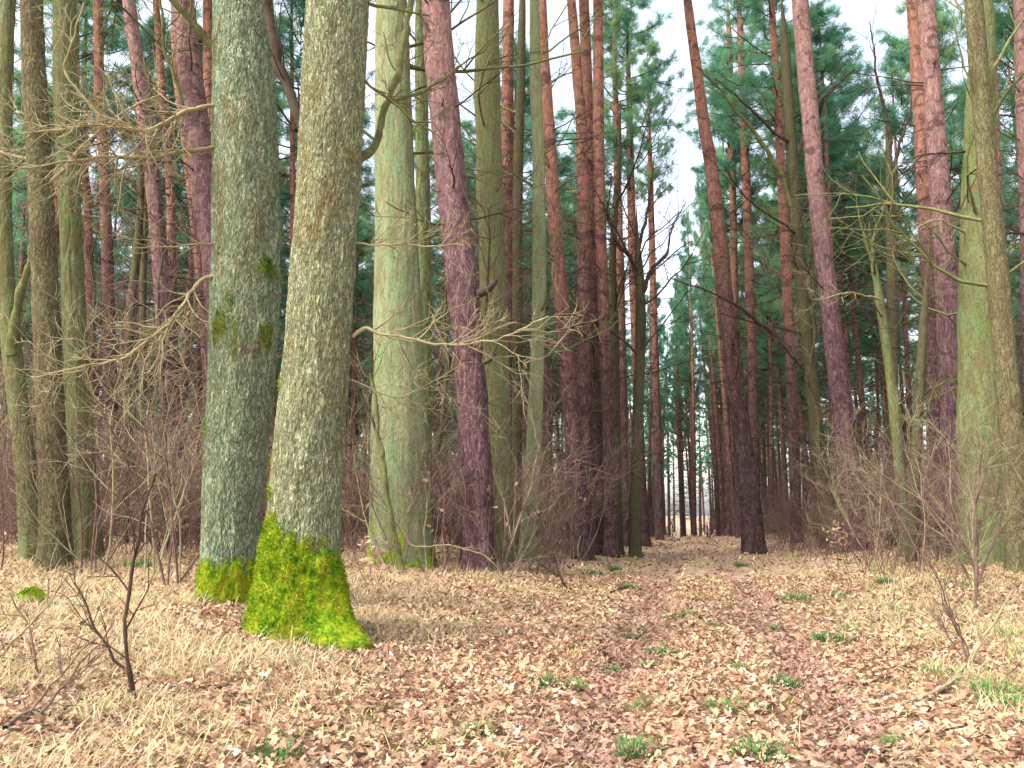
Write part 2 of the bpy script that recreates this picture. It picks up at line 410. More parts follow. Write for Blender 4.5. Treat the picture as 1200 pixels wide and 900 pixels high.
# ------------------------------------------------------------------ individual trees
def build_trunk(cl, rad, nseg, step, seed, bark=None, flare=0.35, flare_h=0.35, lobes=None, dense_top=1e9, wob=0.05):
    # cl: centre line (local, base near 0), horizontal rings; returns ring grids for moss shells
    cl = np.asarray(cl); rad = np.asarray(rad)
    z = [cl[0, 2]]
    while z[-1] < cl[-1, 2]: z.append(z[-1] + (step if z[-1] < dense_top else 0.35))
    z = np.array(z); z[-1] = cl[-1, 2]
    from_ = lambda a: np.interp(z, cl[:, 2], a)
    X, Y, RR = from_(cl[:, 0]), from_(cl[:, 1]), from_(rad)
    k = max(3, int(0.9 / step)) | 1
    for _ in range(2):
        for A in (X, Y, RR):
            pad = np.concatenate([np.full(k, A[0]), A, np.full(k, A[-1])])
            A[:] = np.convolve(pad, np.ones(2 * k + 1) / (2 * k + 1), 'valid')
    RR *= np.clip((z[-1] - z) / 2.2, 0.05, 1) ** 0.7
    th = np.arange(nseg) * 2 * PI / nseg
    TH, ZZ = np.meshgrid(th, z)
    rr = RR[:, None] * np.ones_like(TH)
    ex = np.exp(-np.maximum(ZZ, 0) / flare_h)
    lob = 0.6 + 0.4 * np.cos(TH * 4 + seed) if lobes is None else sum(a * np.exp(-((np.angle(np.exp(1j * (TH - t0)))) / wd) ** 2) for t0, a, wd in lobes) + 0.35
    rr = rr * (1 + flare * ex * lob)
    cs, sn = np.cos(TH), np.sin(TH)
    rr = rr * (1 + wob * perlin(cs * 1.2 + seed, sn * 1.2, ZZ * 0.7) + wob * 0.6 * perlin(cs * 2.6, sn * 2.6 + seed, ZZ * 1.6))
    base_r = rr.copy()
    if bark:
        amp, fh, fv = bark
        rm = RR.mean()
        a = cs * rm * fh; bb = sn * rm * fh; c_ = ZZ * fv
        wx = perlin(a * 0.35 + 9, bb * 0.35, c_ * 0.5) * 1.2
        wx = wx + 0.7 * perlin(a * 0.9 + 3, bb * 0.9, c_ * 2.2)
        h = 1 - np.abs(perlin(a + wx, bb + wx, c_ + seed) + 0.45 * perlin(a * 1.9 + wx, bb * 1.9, c_ * 2.7)) * 2.0
        h = -np.clip(h, 0, 1) ** 2
        h2 = perlin(a * 2.2, bb * 2.2, c_ * 2.4 + seed)
        rr = rr + amp * (h + 0.5 * h2) + amp * 1.3 * perlin(a * 0.3, bb * 0.3, c_ * 0.3)
    P = np.stack([X[:, None] + rr * cs, Y[:, None] + rr * sn, ZZ], -1)
    n = len(z); i = np.arange(n - 1)[:, None] * nseg; j = np.arange(nseg)[None, :]; j2 = (j + 1) % nseg
    q = np.stack([i + j, i + j2, i + nseg + j2, i + nseg + j], -1).reshape(-1, 4)
    mb = MB(); mb.add(P, q=q)
    return mb, dict(X=X, Y=Y, z=z, th=th, rr=base_r, P=P)

def centreline(pix, d, H, top_r=0.3, lean_keep=0.6):
    # pix: (x, y, width) from the base upwards, in photo pixels at distance d
    P, W = [], []
    for x, y, wpx in pix:
        p, t_ = unproj(x, y, d); P.append(p); W.append(wpx / 2 / FPX * t_)
    P = np.array(P); W = np.array(W)
    x0 = P[0, 0] - (P[1, 0] - P[0, 0]) / (P[1, 2] - P[0, 2]) * 0
    g = gz(x0, d)
    if P[0, 2] > g + 0.05:
        sl = (P[1, 0] - P[0, 0]) / (P[1, 2] - P[0, 2])
        x0 = P[0, 0] - sl * (P[0, 2] - g); g = gz(x0, d)
        P = np.vstack([[x0, d, g], P]); W = np.concatenate([[W[0] * 1.03], W])
    else:
        P[0, 2] = g
    base = np.array([P[0, 0], d, g])
    sl = (P[-1, 0] - P[-2, 0]) / max(P[-1, 2] - P[-2, 2], 0.1)
    top = P[-1, 2]
    if top < g + H - 1:
        n = 5
        for i in range(1, n + 1):
            z = top + (g + H - top) * i / n
            P = np.vstack([P, [P[-1, 0] + sl * lean_keep * (g + H - top) / n * (1 - i / n), d, z]])
            W = np.concatenate([W, [W[-1] * (1 - (1 - top_r) * 0.22 * i / 1.0) if i < n else W[-1] * 0.12]])
    L = P - base
    L = np.vstack([[L[0, 0], L[0, 1], -0.25], L]); W = np.concatenate([[W[0]], W])
    L[1, 2] = max(L[1, 2], 0.0)
    return base, L, W

def at_height(L, W, z):
    return np.array([np.interp(z, L[:, 2], L[:, 0]), np.interp(z, L[:, 2], L[:, 1]), z]), float(np.interp(z, L[:, 2], W))

_uid = [0]
def pine(label, pix, d, H=24.0, mat='pine_red', group=None, crown=True, dead=10, cs=1.0, dz=(3.5, 13)):
    _uid[0] += 1; s = _uid[0]; rg = np.random.default_rng(4000 + s)
    if d < 30: H += 4
    base, L, W = centreline(pix, d, H)
    root = thing('pine_tree', label, 'pine', base, group)
    near = d < 20
    mb, _ = build_trunk(L, W, 72 if near else 32, 0.05 if near else 0.12, s * 1.7, (0.012, 11, 4.5) if near else (0.008, 8, 3), flare=0.3, flare_h=0.3, dense_top=15, wob=0.06)
    obj('trunk', mb.mesh('trunk', M[mat]), root)
    if crown:
        cm, bm = CROWNS[s % len(CROWNS)]
        hc = H * (rg.uniform(0.26, 0.32) if d < 30 else rg.uniform(0.34, 0.44)); p, _r = at_height(L, W, H - hc); rz = rg.uniform(0, 6.28)
        c = obj('crown', cm, root, p, (0, 0, rz), (cs * 1.05, cs * 1.05, hc / 10)); obj('branchwork', bm, c)['kind'] = 'stuff'
    for i in range(int(dead * 3.4)):
        z = rg.uniform(*dz); p, r_ = at_height(L, W, z); az = rg.uniform(0, 2 * PI)
        p = p + np.array([math.cos(az), math.sin(az), 0]) * r_ * 0.8
        obj('dead_branch', DEAD[rg.integers(len(DEAD))], root, p, (rg.uniform(0, 6), rg.uniform(-0.3, 0.25), az), float(rg.uniform(0.45, 1.7)))
    return root, L, W

def broadleaf(name, cat, label, pix, d, H=20.0, mat='algae', group=None, nlimb=8, zl=(5, 16), twigd=2, limbL=(1.5, 3.5), nseg=None, step=None, bark=None, limb_mat='limb', **kw):
    _uid[0] += 1; s = _uid[0]; rg = np.random.default_rng(5000 + s)
    base, L, W = centreline(pix, d, H)
    root = thing(name, label, cat, base, group)
    near = d < 20
    mb, info = build_trunk(L, W, nseg or (80 if near else 32), step or (0.05 if near else 0.12), s * 2.3, bark or (0.010, 9, 2.0), dense_top=kw.pop('dense_top', 13), **kw)
    obj('trunk', mb.mesh('trunk', M[mat]), root)
    for i in range(nlimb):
        z = rg.uniform(*zl); p, r_ = at_height(L, W, z); az = rg.uniform(0, 2 * PI)
        dd = unit(np.array([math.cos(az), math.sin(az), rg.uniform(0.1, 0.9)]))
        ll = rg.uniform(*limbL); m_ = MB()
        grow(m_, rg, np.zeros(3), dd, ll, min(r_ * 0.45, 0.008 + 0.010 * ll), twigd, 5, 0.17, 0.05, (3, 5), (25, 60))
        obj('limb', m_.mesh('limb', M[limb_mat]), root, p + dd * r_ * 0.5)
    return root, L, W, info

def limb(root, pix, d0, d1, w0, w1, mat='limb', twigs=8, twl=0.8, seed=0, depth=2, name='limb', up=0.03, side=(25, 65)):
    # a limb along a pixel line whose distance goes from d0 to d1, with side twigs
    rg = np.random.default_rng(7000 + seed); n = len(pix); P, W = [], []
    for i, (x, y) in enumerate(pix):
        f = i / (n - 1); p, t_ = unproj(x, y, d0 + (d1 - d0) * f); P.append(p); W.append((w0 + (w1 - w0) * f) / 2 / FPX * t_)
    o = np.array(root.location); P = np.array(P) - o
    P, W = resample(P, W, 0.08)
    jit = np.cumsum(rg.normal(size=P.shape) * 0.011, 0); jit -= jit[0]; P = P + jit; W = W * (1 + 0.22 * perlin(np.arange(len(W)) * 0.45, seed * 1.3, 0.5) + 0.12 * rg.normal(size=len(W)).clip(-1.5, 1.5))
    mb = MB(); tube(mb, P, W, 8)
    for i in range(twigs):
        k = int(rg.uniform(0.15, 1.0) * (len(P) - 2)); dd = turn(unit(P[k + 1] - P[k]), R(rg.uniform(*side)), rg)
        dd = unit(dd * np.array([1, 0.6, 1])); ll = twl * rg.uniform(0.5, 1.2)
        grow(mb, rg, P[k], dd, ll, min(W[k] * 0.6, 0.012), depth, 4, 0.2, up, (2, 4), (25, 60))
    return obj(name, mb.mesh(name, M[mat]), root)

def moss_shell(root, info, maskf, thick, name='moss', tufts=6000, seed=0, fuzz=0.03):
    # a cushion of moss over part of a trunk: an outward shell plus short shoots
    rg = np.random.default_rng(800 + seed)
    z, th, rr = info['z'], info['th'], info['rr']; P = info['P']
    TH, ZZ = np.meshgrid(th, z); mk = maskf(TH, ZZ)
    n, k = mk.shape
    lump = 0.5 + 0.9 * fbm(np.cos(TH) * 4, np.sin(TH) * 4, ZZ * 6, 3)
    off = np.clip(mk * 4, 0, 1) * thick * np.clip(0.55 + 0.5 * lump, 0.25, 1.6) - 0.012
    Nn = np.stack([np.cos(TH), np.sin(TH), 0.15 * np.ones_like(TH)], -1)
    V = P + Nn * off[..., None]
    i = np.arange(n - 1)[:, None]; j = np.arange(k)[None, :] * np.ones_like(i); i = i * np.ones_like(j); j2 = (j + 1) % k
    ok = (mk[i, j] > 0) | (mk[i + 1, j] > 0) | (mk[i, j2] > 0) | (mk[i + 1, j2] > 0)
    q = np.stack([i * k + j, i * k + j2, (i + 1) * k + j2, (i + 1) * k + j], -1)[ok]
    used = np.unique(q); mp = -np.ones(n * k, int); mp[used] = np.arange(len(used))
    mb = MB(); mb.add(V.reshape(-1, 3)[used], q=mp[q])
    cand = np.argwhere((mk > 0.02) & (ZZ > -0.1)); sel = cand[rg.integers(0, len(cand), tufts)]
    C = V[sel[:, 0], sel[:, 1]] + rg.normal(size=(tufts, 3)) * 0.008; D = Nn[sel[:, 0], sel[:, 1]] + rg.normal(size=(tufts, 3)) * 0.6 + np.array([0, 0, -0.15])
    D /= np.linalg.norm(D, axis=1)[:, None]; S = np.cross(D, rg.normal(size=(tufts, 3))); S /= np.linalg.norm(S, axis=1)[:, None]
    ln = rg.uniform(0.4, 1.2, (tufts, 1)) * fuzz
    mb.add(np.stack([C - S * 0.005, C + S * 0.005, C + D * ln], 1), t=np.arange(tufts * 3).reshape(-1, 3))
    return obj(name, mb.mesh(name, M['moss']), root)

# --- the twin mossy oaks
OAKBARK = (0.013, 30, 7.5)
k1, L1, W1, I1 = broadleaf('oak_tree', 'oak', 'thick pale green oak with moss patches, beside the oak with a moss skirt', [(266,706,62),(272,560,66),(284,450,78),(290,300,79),(289,225,76),(286,100,71),(284,0,68)], 9.8, 19, 'oak', nlimb=7, zl=(10.5,17), limbL=(3,5), nseg=260, step=0.022, bark=OAKBARK, dense_top=9.6, flare=0.12, flare_h=0.3, wob=0.035)
k2, L2, W2, I2 = broadleaf('oak_tree', 'oak', 'thick leaning oak whose flared foot wears a wide skirt of bright moss', [(352,738,92),(350,690,90),(352,610,84),(360,540,80),(370,450,76),(377,340,75),(384,225,73),(391,100,73),(395,0,75)], 8.3, 18, 'oak_warm', nlimb=7, zl=(9.3,16), limbL=(3,5), nseg=300, step=0.02, bark=OAKBARK, dense_top=8.4, flare=0.85, flare_h=0.34, lobes=[(R(-35), 1.15, 0.42), (R(-120), 0.35, 0.5), (R(60), 0.6, 0.6), (R(165), 0.3, 0.4)], wob=0.04)
moss_shell(k2, I2, lambda T, Z: (0.93 + 0.14 * fbm(np.cos(T) * 2.2, np.sin(T) * 2.2, 4.2, 2) + 0.10 * fbm(np.cos(T) * 6, np.sin(T) * 6, Z * 7 + 1) + 0.24 * np.cos(T - R(225)) - Z), 0.045, tufts=26000, seed=1, fuzz=0.04)
moss_shell(k1, I1, lambda T, Z: (0.52 + 0.10 * fbm(np.cos(T) * 4, np.sin(T) * 4, Z * 2.5 + 3) - Z), 0.04, tufts=9000, seed=2)
def patch(items, sc_=7.0):
    def f(T, Z):
        o = -1.0 + 0 * T
        for t0, z0, wt, wz, a in items:
            o = np.maximum(o, a - np.sqrt((np.angle(np.exp(1j * (T - t0))) / wt) ** 2 + ((Z - z0) / wz) ** 2))
        return 0.12 * (o + 0.9 * fbm(np.cos(T) * sc_, np.sin(T) * sc_, Z * sc_ * 0.6, 3))
    return f
zat = lambda py, d, root: unproj(600, py, d)[0][2] - root.location[2]
moss_shell(k1, I1, patch([(R(-112), zat(378, 9.4, k1), 0.36, 0.24, 1.0), (R(-98), zat(354, 9.4, k1), 0.24, 0.12, 1.1), (R(-85), zat(410, 9.4, k1), 0.16, 0.22, 0.7), (R(-35), zat(315, 9.6, k1), 0.40, 0.16, 1.1), (R(-30), zat(395, 9.6, k1), 0.3, 0.2, 0.9), (R(-155), zat(505, 9.6, k1), 0.2, 0.3, 0.8)]), 0.026, name='moss_patch', tufts=6000, seed=3)
moss_shell(k2, I2, patch([(R(-165), zat(530, 8.1, k2), 0.25, 0.2, 0.55), (R(-150), zat(575, 8.1, k2), 0.3, 0.16, 0.5), (R(-160), zat(448, 8.1, k2), 0.25, 0.12, 0.55)]), 0.015, name='moss_patch', tufts=1500, seed=4)
# oak limbs and pale twigs in view
limb(k2, [(362,165),(350,140),(338,105),(326,70),(316,30),(306,-20),(300,-60)], 8.25, 8.0, 13, 11, 'deadwood', 2, 0.8, 1)
limb(k1, [(256,60),(240,46),(222,25),(205,2),(190,-25)], 9.7, 9.3, 10, 7, 'limb', 4, 0.9, 2)
limb(k1, [(258,121),(232,122),(214,124),(192,140),(165,155),(125,145),(75,150),(20,155)], 9.6, 8.4, 6, 2, 'twig', 42, 0.8, 3)
limb(k1, [(256,172),(215,180),(180,188),(140,192),(90,196),(40,205),(-10,212)], 9.6, 8.6, 6, 2, 'twig', 42, 0.75, 4)
limb(k1, [(256,322),(235,328),(222,345),(205,368),(195,385),(172,405),(140,425),(95,436),(40,447)], 9.6, 8.8, 6, 2, 'twig', 34, 0.65, 5)
limb(k1, [(214,124),(208,90),(200,50),(196,20),(192,-20)], 9.5, 9.1, 4, 3, 'limb', 6, 0.7, 6)
limb(k1, [(125,145),(75,85),(95,30),(100,0)], 9.0, 8.8, 3, 2, 'twig', 8, 0.6, 7)
limb(k1, [(250,285),(225,288),(190,292),(150,290)], 9.6, 9.2, 3, 1.5, 'twig', 6, 0.5, 8)
limb(k2, [(413,395),(424,378),(440,391),(470,392),(500,398),(540,400),(580,396),(640,370)], 8.3, 8.0, 5, 1.5, 'twig', 22, 0.7, 9)
limb(k2, [(415,285),(440,286),(470,284),(500,282),(540,276)], 8.3, 8.1, 3, 1.5, 'twig', 14, 0.5, 10)
limb(k2, [(428,95),(445,112),(470,130),(500,152),(520,170)], 8.3, 8.6, 4, 2, 'limb', 8, 0.5, 11)
limb(k2, [(430,3),(450,8),(480,10),(505,18)], 8.3, 8.5, 4, 2, 'limb', 5, 0.4, 12)
limb(k2, [(418,195),(440,175),(455,130),(470,80),(478,40),(484,0),(490,-50)], 8.6, 9.6, 9, 7, 'limb', 6, 0.6, 13)
limb(k2, [(455,120),(480,112),(505,100),(525,85),(545,70)], 9.0, 9.3, 5, 2, 'limb', 6, 0.4, 14)
limb(k2, [(412,445),(440,452),(470,470),(500,455),(545,430)], 8.3, 8.6, 2, 1, 'twig', 16, 0.5, 15)

# --- left of the oaks
a_, La, Wa, _i = broadleaf('hornbeam_tree', 'tree', 'forked slender green trunk curving up beside the pale twigs of the oak', [(42,655,26),(30,540,24),(18,450,22),(7,350,19),(3,200,17),(9,0,16)], 14, 16, 'algae', nlimb=6, zl=(5,13))
limb(a_, [(14,415),(15,385),(21,350),(30,310),(38,275),(48,235)], 13.9, 13.6, 12, 5, 'limb', 6, 0.8, 20)
broadleaf('oak_tree', 'oak', 'straight olive brown oak trunk next to the green trunk with a gully in its bark', [(68,662,34),(62,540,31),(57,450,30),(48,225,27),(40,100,26),(36,0,25)], 13, 18, 'oak_olive', nlimb=7, zl=(6,15), bark=(0.012, 16, 6), limb_mat='twig')
broadleaf('hornbeam_tree', 'tree', 'mossy green trunk with deep lengthwise gully beside the olive brown oak', [(106,655,30),(97,540,27),(90,450,27),(81,225,26),(78,100,28),(76,0,28)], 14.5, 18, 'algae', nlimb=6, zl=(6,15), bark=(0.02, 7, 0.8))
pine('slim orange pine with bare stem seen past the pale oak twigs', [(133,600,16),(130,450,14),(126,300,13),(122,200,12),(113,0,11)], 27, 25, 'pine_red')
pine('slim red pine close behind the mossy trunk with the gully', [(112,600,11),(108,440,10),(103,250,9),(97,90,8)], 33, 25)
pine('leaning pinkish pine with a swollen knobbly stem behind the oak twigs', [(205,600,23),(199,480,21),(190,330,19),(178,200,18),(165,100,16),(150,0,15)], 20, 24, 'pine_purple', dead=16)
pine('dark thin pine touching the leaning knobbly pine', [(206,600,12),(203,400,11),(200,225,10),(192,100,9),(180,0,8)], 27, 24)
pine('stout pinkish pine half hidden behind the thick pale green oak', [(270,640,33),(262,450,31),(252,300,29),(240,225,29),(225,100,28),(212,0,28)], 17, 24, 'pine_purple', dead=6)
pine('bright orange pine stem showing at the edge of the pale green oak', [(262,600,15),(254,300,13),(247,150,12),(242,0,12)], 27, 25, dead=4)
pine('dark red pine leaning out beside the stout pinkish pine', [(252,600,14),(244,430,13),(233,300,12),(222,200,11),(205,60,10)], 25, 24, dead=12)
broadleaf('dead_tree', 'tree', 'thin dark crooked stem in the gap behind the knobbly pine', [(146,620,9),(150,420,9),(160,300,9),(167,230,8),(160,100,6)], 21, 14, 'darkmoss', nlimb=9, zl=(3,11), limb_mat='deadwood')
broadleaf('dead_tree', 'tree', 'thin dark straight stem just behind the knobbly pine', [(168,620,9),(168,480,9),(167,350,8),(172,200,6),(176,60,5)], 22, 14, 'darkmoss', nlimb=9, zl=(3,11), limb_mat='deadwood')

# --- between the oaks and the track
l_, Ll, Wl, Il = broadleaf('beech_tree', 'tree', 'massive smooth green trunk with moss cushions at its foot', [(470,660,76),(469,600,70),(468,450,63),(465,300,52),(463,225,48),(461,100,41),(459,0,38)], 16.5, 22, 'beech', nlimb=9, zl=(8,18), limbL=(2,4.5), nseg=140, step=0.045, bark=(0.012, 6, 0.7), flare=0.25, flare_h=0.4, wob=0.06)
moss_shell(l_, Il, lambda T, Z: 0.2 + 0.45 * fbm(np.cos(T) * 3, np.sin(T) * 3, Z * 1.2 + 5) - Z * 0.45, 0.03, tufts=4000, seed=6)
broadleaf('beech_tree', 'tree', 'slim green stem pressed against the massive smooth trunk', [(497,640,20),(497,450,19),(496,225,17),(492,0,14)], 18.5, 20, 'algae', nlimb=5, zl=(6,15))
m_, Lm, Wm, Im = pine('purple barked pine with a broken stub, standing at the leaf litter edge', [(562,668,40),(560,600,38),(556,500,36),(552,440,35),(541,330,36),(527,200,36),(518,100,35),(509,0,34)], 16.3, 24, 'pine_purple', dead=5, dz=(7,12))[0], None, None, None
limb(m_, [(560,345),(570,342),(578,336),(582,328)], 16.1, 16.0, 10, 5, 'deadwood', 0, 0.3, 22, name='stub')
limb(m_, [(566,425),(574,424),(580,416)], 16.1, 16.0, 9, 5, 'deadwood', 0, 0.3, 23, name='stub')
broadleaf('hornbeam_tree', 'tree', 'tall green trunk directly behind the purple barked pine', [(585,640,32),(582,450,31),(574,225,31),(571,100,31),(571,0,30)], 20, 21, 'algae', nlimb=7, zl=(6,16))
pine('red pine rising behind the tall green trunk', [(598,620,17),(596,450,16),(594,200,15),(596,0,14)], 24, 25)
broadleaf('hornbeam_tree', 'tree', 'thin dark green stem next to the bright green slender trunk', [(605,640,13),(606,450,12),(607,200,12),(613,0,11)], 23, 19, 'darkmoss', nlimb=7, zl=(4,14))
broadleaf('hornbeam_tree', 'tree', 'bright green slender trunk with bleached algae bark', [(618,640,20),(624,560,19),(629,450,17),(632,330,16),(632,200,15),(627,80,14),(626,0,13)], 21, 20, 'beech', nlimb=8, zl=(5,15))
pine('dark red leaning pine behind the bright green slender trunk', [(684,650,23),(676,560,22),(667,450,20),(656,330,18),(648,225,16),(641,120,14),(634,0,12)], 23, 24, dead=14)
pine('dark pine in the clump of three straight pines by the track', [(690,648,20),(686,500,18),(685,350,17),(684,225,16),(680,100,12),(668,0,11)], 25, 25, dead=14)
pine('olive stemmed pine in the clump of three straight pines by the track', [(702,650,19),(700,500,17),(698,350,15),(694,225,13),(688,100,13),(684,0,13)], 26, 25, dead=8, cs=0.6)
pine('orange lit pine in the clump of three straight pines by the track', [(716,648,18),(713,500,15),(708,380,14),(702,225,14),(701,100,13),(701,0,12)], 25, 26, dead=12, cs=0.6)
v_ = broadleaf('oak_tree', 'tree', 'black crooked young tree with wide forked limbs at the track edge', [(744,652,15),(745,560,14),(749,450,13),(752,360,12),(748,300,9),(745,240,6)], 26, 11.5, 'darkmoss', nlimb=8, zl=(5,10.5), limbL=(2,3.5), limb_mat='deadwood')[0]
limb(v_, [(751,370),(756,335),(765,315),(785,298),(792,270),(808,235)], 26, 25.5, 7, 1, 'deadwood', 12, 1.8, 24)
limb(v_, [(750,420),(755,395),(757,370),(748,345)], 26, 25, 5, 1, 'deadwood', 6, 1.4, 25)
limb(v_, [(748,330),(738,300),(722,280),(712,250),(716,200)], 26, 26.5, 6, 1, 'deadwood', 12, 1.8, 26)
limb(v_, [(747,300),(756,260),(764,220),(770,180)], 26, 26.5, 5, 1, 'deadwood', 12, 1.6, 27)
broadleaf('hornbeam_tree', 'tree', 'slim dark mossy stem beside the black crooked tree', [(724,650,13),(722,520,12),(721,400,10),(717,300,9),(724,200,7),(730,120,5)], 27, 14, 'darkmoss', nlimb=10, zl=(4,12), limb_mat='deadwood')
pine('straight red pine on the track edge past the black crooked tree', [(773,645,11),(772,560,10),(769,450,9),(765,330,8),(762,200,7)], 36, 24, dead=12, cs=0.6)
pine('pale orange pine deep behind the black crooked tree', [(756,640,14),(751,560,12),(745,400,11),(741,300,10),(738,150,9)], 32, 24, dead=8)
pine('reddish pine standing between the orange lit pine and the black crooked tree', [(732,645,13),(730,480,11),(727,330,10),(722,150,9)], 31, 24, dead=8, cs=0.6)

# --- across the track
pine('tall leaning pine arching over the track with a bare orange stem', [(884,648,27),(876,560,24),(862,450,20),(850,350,18),(842,270,17),(832,180,15),(818,90,12),(804,0,10)], 28, 26, 'pine_red', dead=8, cs=0.75)
pine('straight orange pine behind the pine that arches over the track', [(886,640,12),(884,500,11),(879,350,11),(875,225,10),(870,100,9),(866,0,9)], 36, 27)
pine('slim orange pine nearest the arching pine, dead branches up its stem', [(868,640,10),(864,450,9),(860,300,8),(857,140,8),(853,0,7)], 40, 26)
pine('deep red pine next to the black mossy tree across the track', [(934,640,13),(929,470,13),(922,330,12),(917,225,11),(908,60,9),(902,-30,8)], 31, 25, dead=12)
r5 = broadleaf('oak_tree', 'oak', 'black mossy tree with a long drooping dead limb over the track', [(972,645,20),(964,560,17),(951,450,15),(940,350,14),(932,240,13),(924,120,12),(916,0,11)], 27, 19, 'darkmoss', nlimb=8, zl=(5,15), limb_mat='deadwood', limbL=(2, 4))[0]
limb(r5, [(943,432),(922,408),(905,388),(890,376),(868,358),(848,345),(820,334),(786,320)], 27, 25.5, 7, 1.5, 'deadwood', 14, 1.2, 30)
limb(r5, [(934,270),(920,215),(900,178),(880,150),(862,128),(845,105),(816,78)], 27, 26, 7, 2, 'limb', 14, 1.2, 31)
limb(r5, [(929,170),(905,152),(880,128),(860,110),(838,92)], 27, 25.5, 5, 1, 'deadwood', 12, 1.0, 32)
limb(r5, [(928,200),(950,150),(965,120),(985,100),(1007,85)], 27, 26.5, 5, 2, 'deadwood', 8, 1.0, 33)
pine('pinkish grey pine with lichen, standing in front of the black mossy tree', [(1003,648,26),(996,560,25),(986,470,24),(975,380,22),(965,300,21),(957,225,20),(948,120,20),(937,0,19)], 24, 25, 'pine_purple', dead=8)
y1 = broadleaf('hornbeam_tree', 'tree', 'crooked mossy young tree forking like a Y beside the pinkish grey pine', [(1062,645,13),(1054,540,12),(1044,440,12),(1034,370,11),(1027,330,10),(1018,260,6)], 21, 9.5, 'algae', nlimb=8, zl=(3.5,8.5), limbL=(1.0,2.0), limb_mat='deadwood')[0]
limb(y1, [(1030,345),(1022,300),(1010,268),(1008,240),(1002,220)], 21, 20.5, 4.5, 1, 'limb', 9, 1.0, 34)
limb(y1, [(1026,325),(1022,290),(1032,255),(1044,228)], 21, 20.7, 4.5, 1, 'limb', 9, 1.0, 35)
limb(y1, [(1030,350),(1005,345),(975,350),(950,352)], 20.8, 20, 3, 1, 'twig', 8, 0.8, 36)
y2 = broadleaf('hornbeam_tree', 'tree', 'dark forked tree rising straight behind the crooked mossy young tree', [(1052,640,13),(1047,500,13),(1046,400,12),(1045,300,12),(1043,200,10),(1038,140,8)], 25, 13.5, 'darkmoss', nlimb=8, zl=(5,12), limb_mat='deadwood')[0]
limb(y2, [(1044,190),(1035,130),(1028,95),(1024,60),(1018,20)], 25, 24.5, 5, 1, 'deadwood', 12, 1.3, 37)
limb(y2, [(1046,210),(1054,165),(1066,130),(1072,90)], 25, 25.2, 5, 1, 'deadwood', 10, 1.3, 38)
broadleaf('hornbeam_tree', 'tree', 'arching mossy stem in front of the stout purple pine', [(1068,640,13),(1074,520,12),(1080,420,11),(1084,350,9),(1088,295,7),(1095,265,4)], 19, 8, 'darkmoss', nlimb=6, zl=(3,7), limbL=(1,2))
pine('bright red pine pressed against the stout purple pine', [(1100,640,21),(1096,500,19),(1090,350,18),(1083,225,17),(1077,100,16),(1070,0,15)], 23, 25, 'pine_red', dead=8)
pine('stout purple pine beside the bright red one across the track', [(1122,645,30),(1118,500,27),(1113,400,26),(1106,280,24),(1099,180,22),(1092,100,20),(1085,0,19)], 20, 25, 'pine_purple', dead=10)
r10, Lr, Wr, Ir = broadleaf('oak_tree', 'oak', 'broad green lichen covered oak behind a slimmer yellowish trunk', [(1160,660,66),(1154,560,58),(1150,450,50),(1147,330,42),(1147,225,38),(1150,100,30),(1152,0,26)], 17, 18, 'algae', nlimb=7, zl=(5,14), nseg=120, step=0.05, bark=(0.016, 12, 3))
moss_shell(r10, Ir, patch([(R(-150), zat(165, 17, r10), 0.4, 0.35, 0.9), (R(-120), zat(580, 16.7, r10), 0.3, 0.3, 0.6)]), 0.03, name='moss_patch', tufts=1500, seed=7)
r11 = broadleaf('oak_tree', 'oak', 'slimmer yellowish trunk standing before the broad lichen covered oak', [(1196,665,32),(1190,560,28),(1181,450,25),(1167,300,23),(1155,170,22),(1147,80,20),(1141,0,20)], 15, 18, 'oak_olive', nlimb=6, zl=(5,14), bark=(0.010, 14, 5))[0]
limb(r10, [(1130,272),(1118,268),(1105,262),(1090,262),(1070,270),(1062,290)], 16.9, 16.2, 3, 1, 'twig', 9, 0.6, 39)
limb(r10, [(1132,310),(1115,300),(1098,275),(1085,262)], 16.9, 16.5, 3.5, 1.5, 'limb', 6, 0.6, 40)
limb(r10, [(1130,178),(1105,178),(1080,178),(1060,183)], 16.9, 16.6, 3.5, 1, 'deadwood', 6, 0.6, 41)
limb(r11, [(1150,120),(1135,95),(1120,60),(1115,20)], 15, 14.7, 3, 1, 'limb', 6, 0.6, 42)
pine('dark red pine peering out beyond the slimmer yellowish trunk', [(1184,640,13),(1177,450,12),(1168,225,11),(1163,100,10),(1161,0,9)], 27, 25, dead=14)
pine('grey brown pine beyond the yellowish trunk, thickly set with dead branches', [(1212,640,19),(1208,450,17),(1203,225,16),(1198,100,15),(1195,0,15)], 22, 24, 'pine_purple', dead=12)

taken = [(o.location[0], o.location[1]) for o in COL.objects if o.parent is None and o.get('category')]

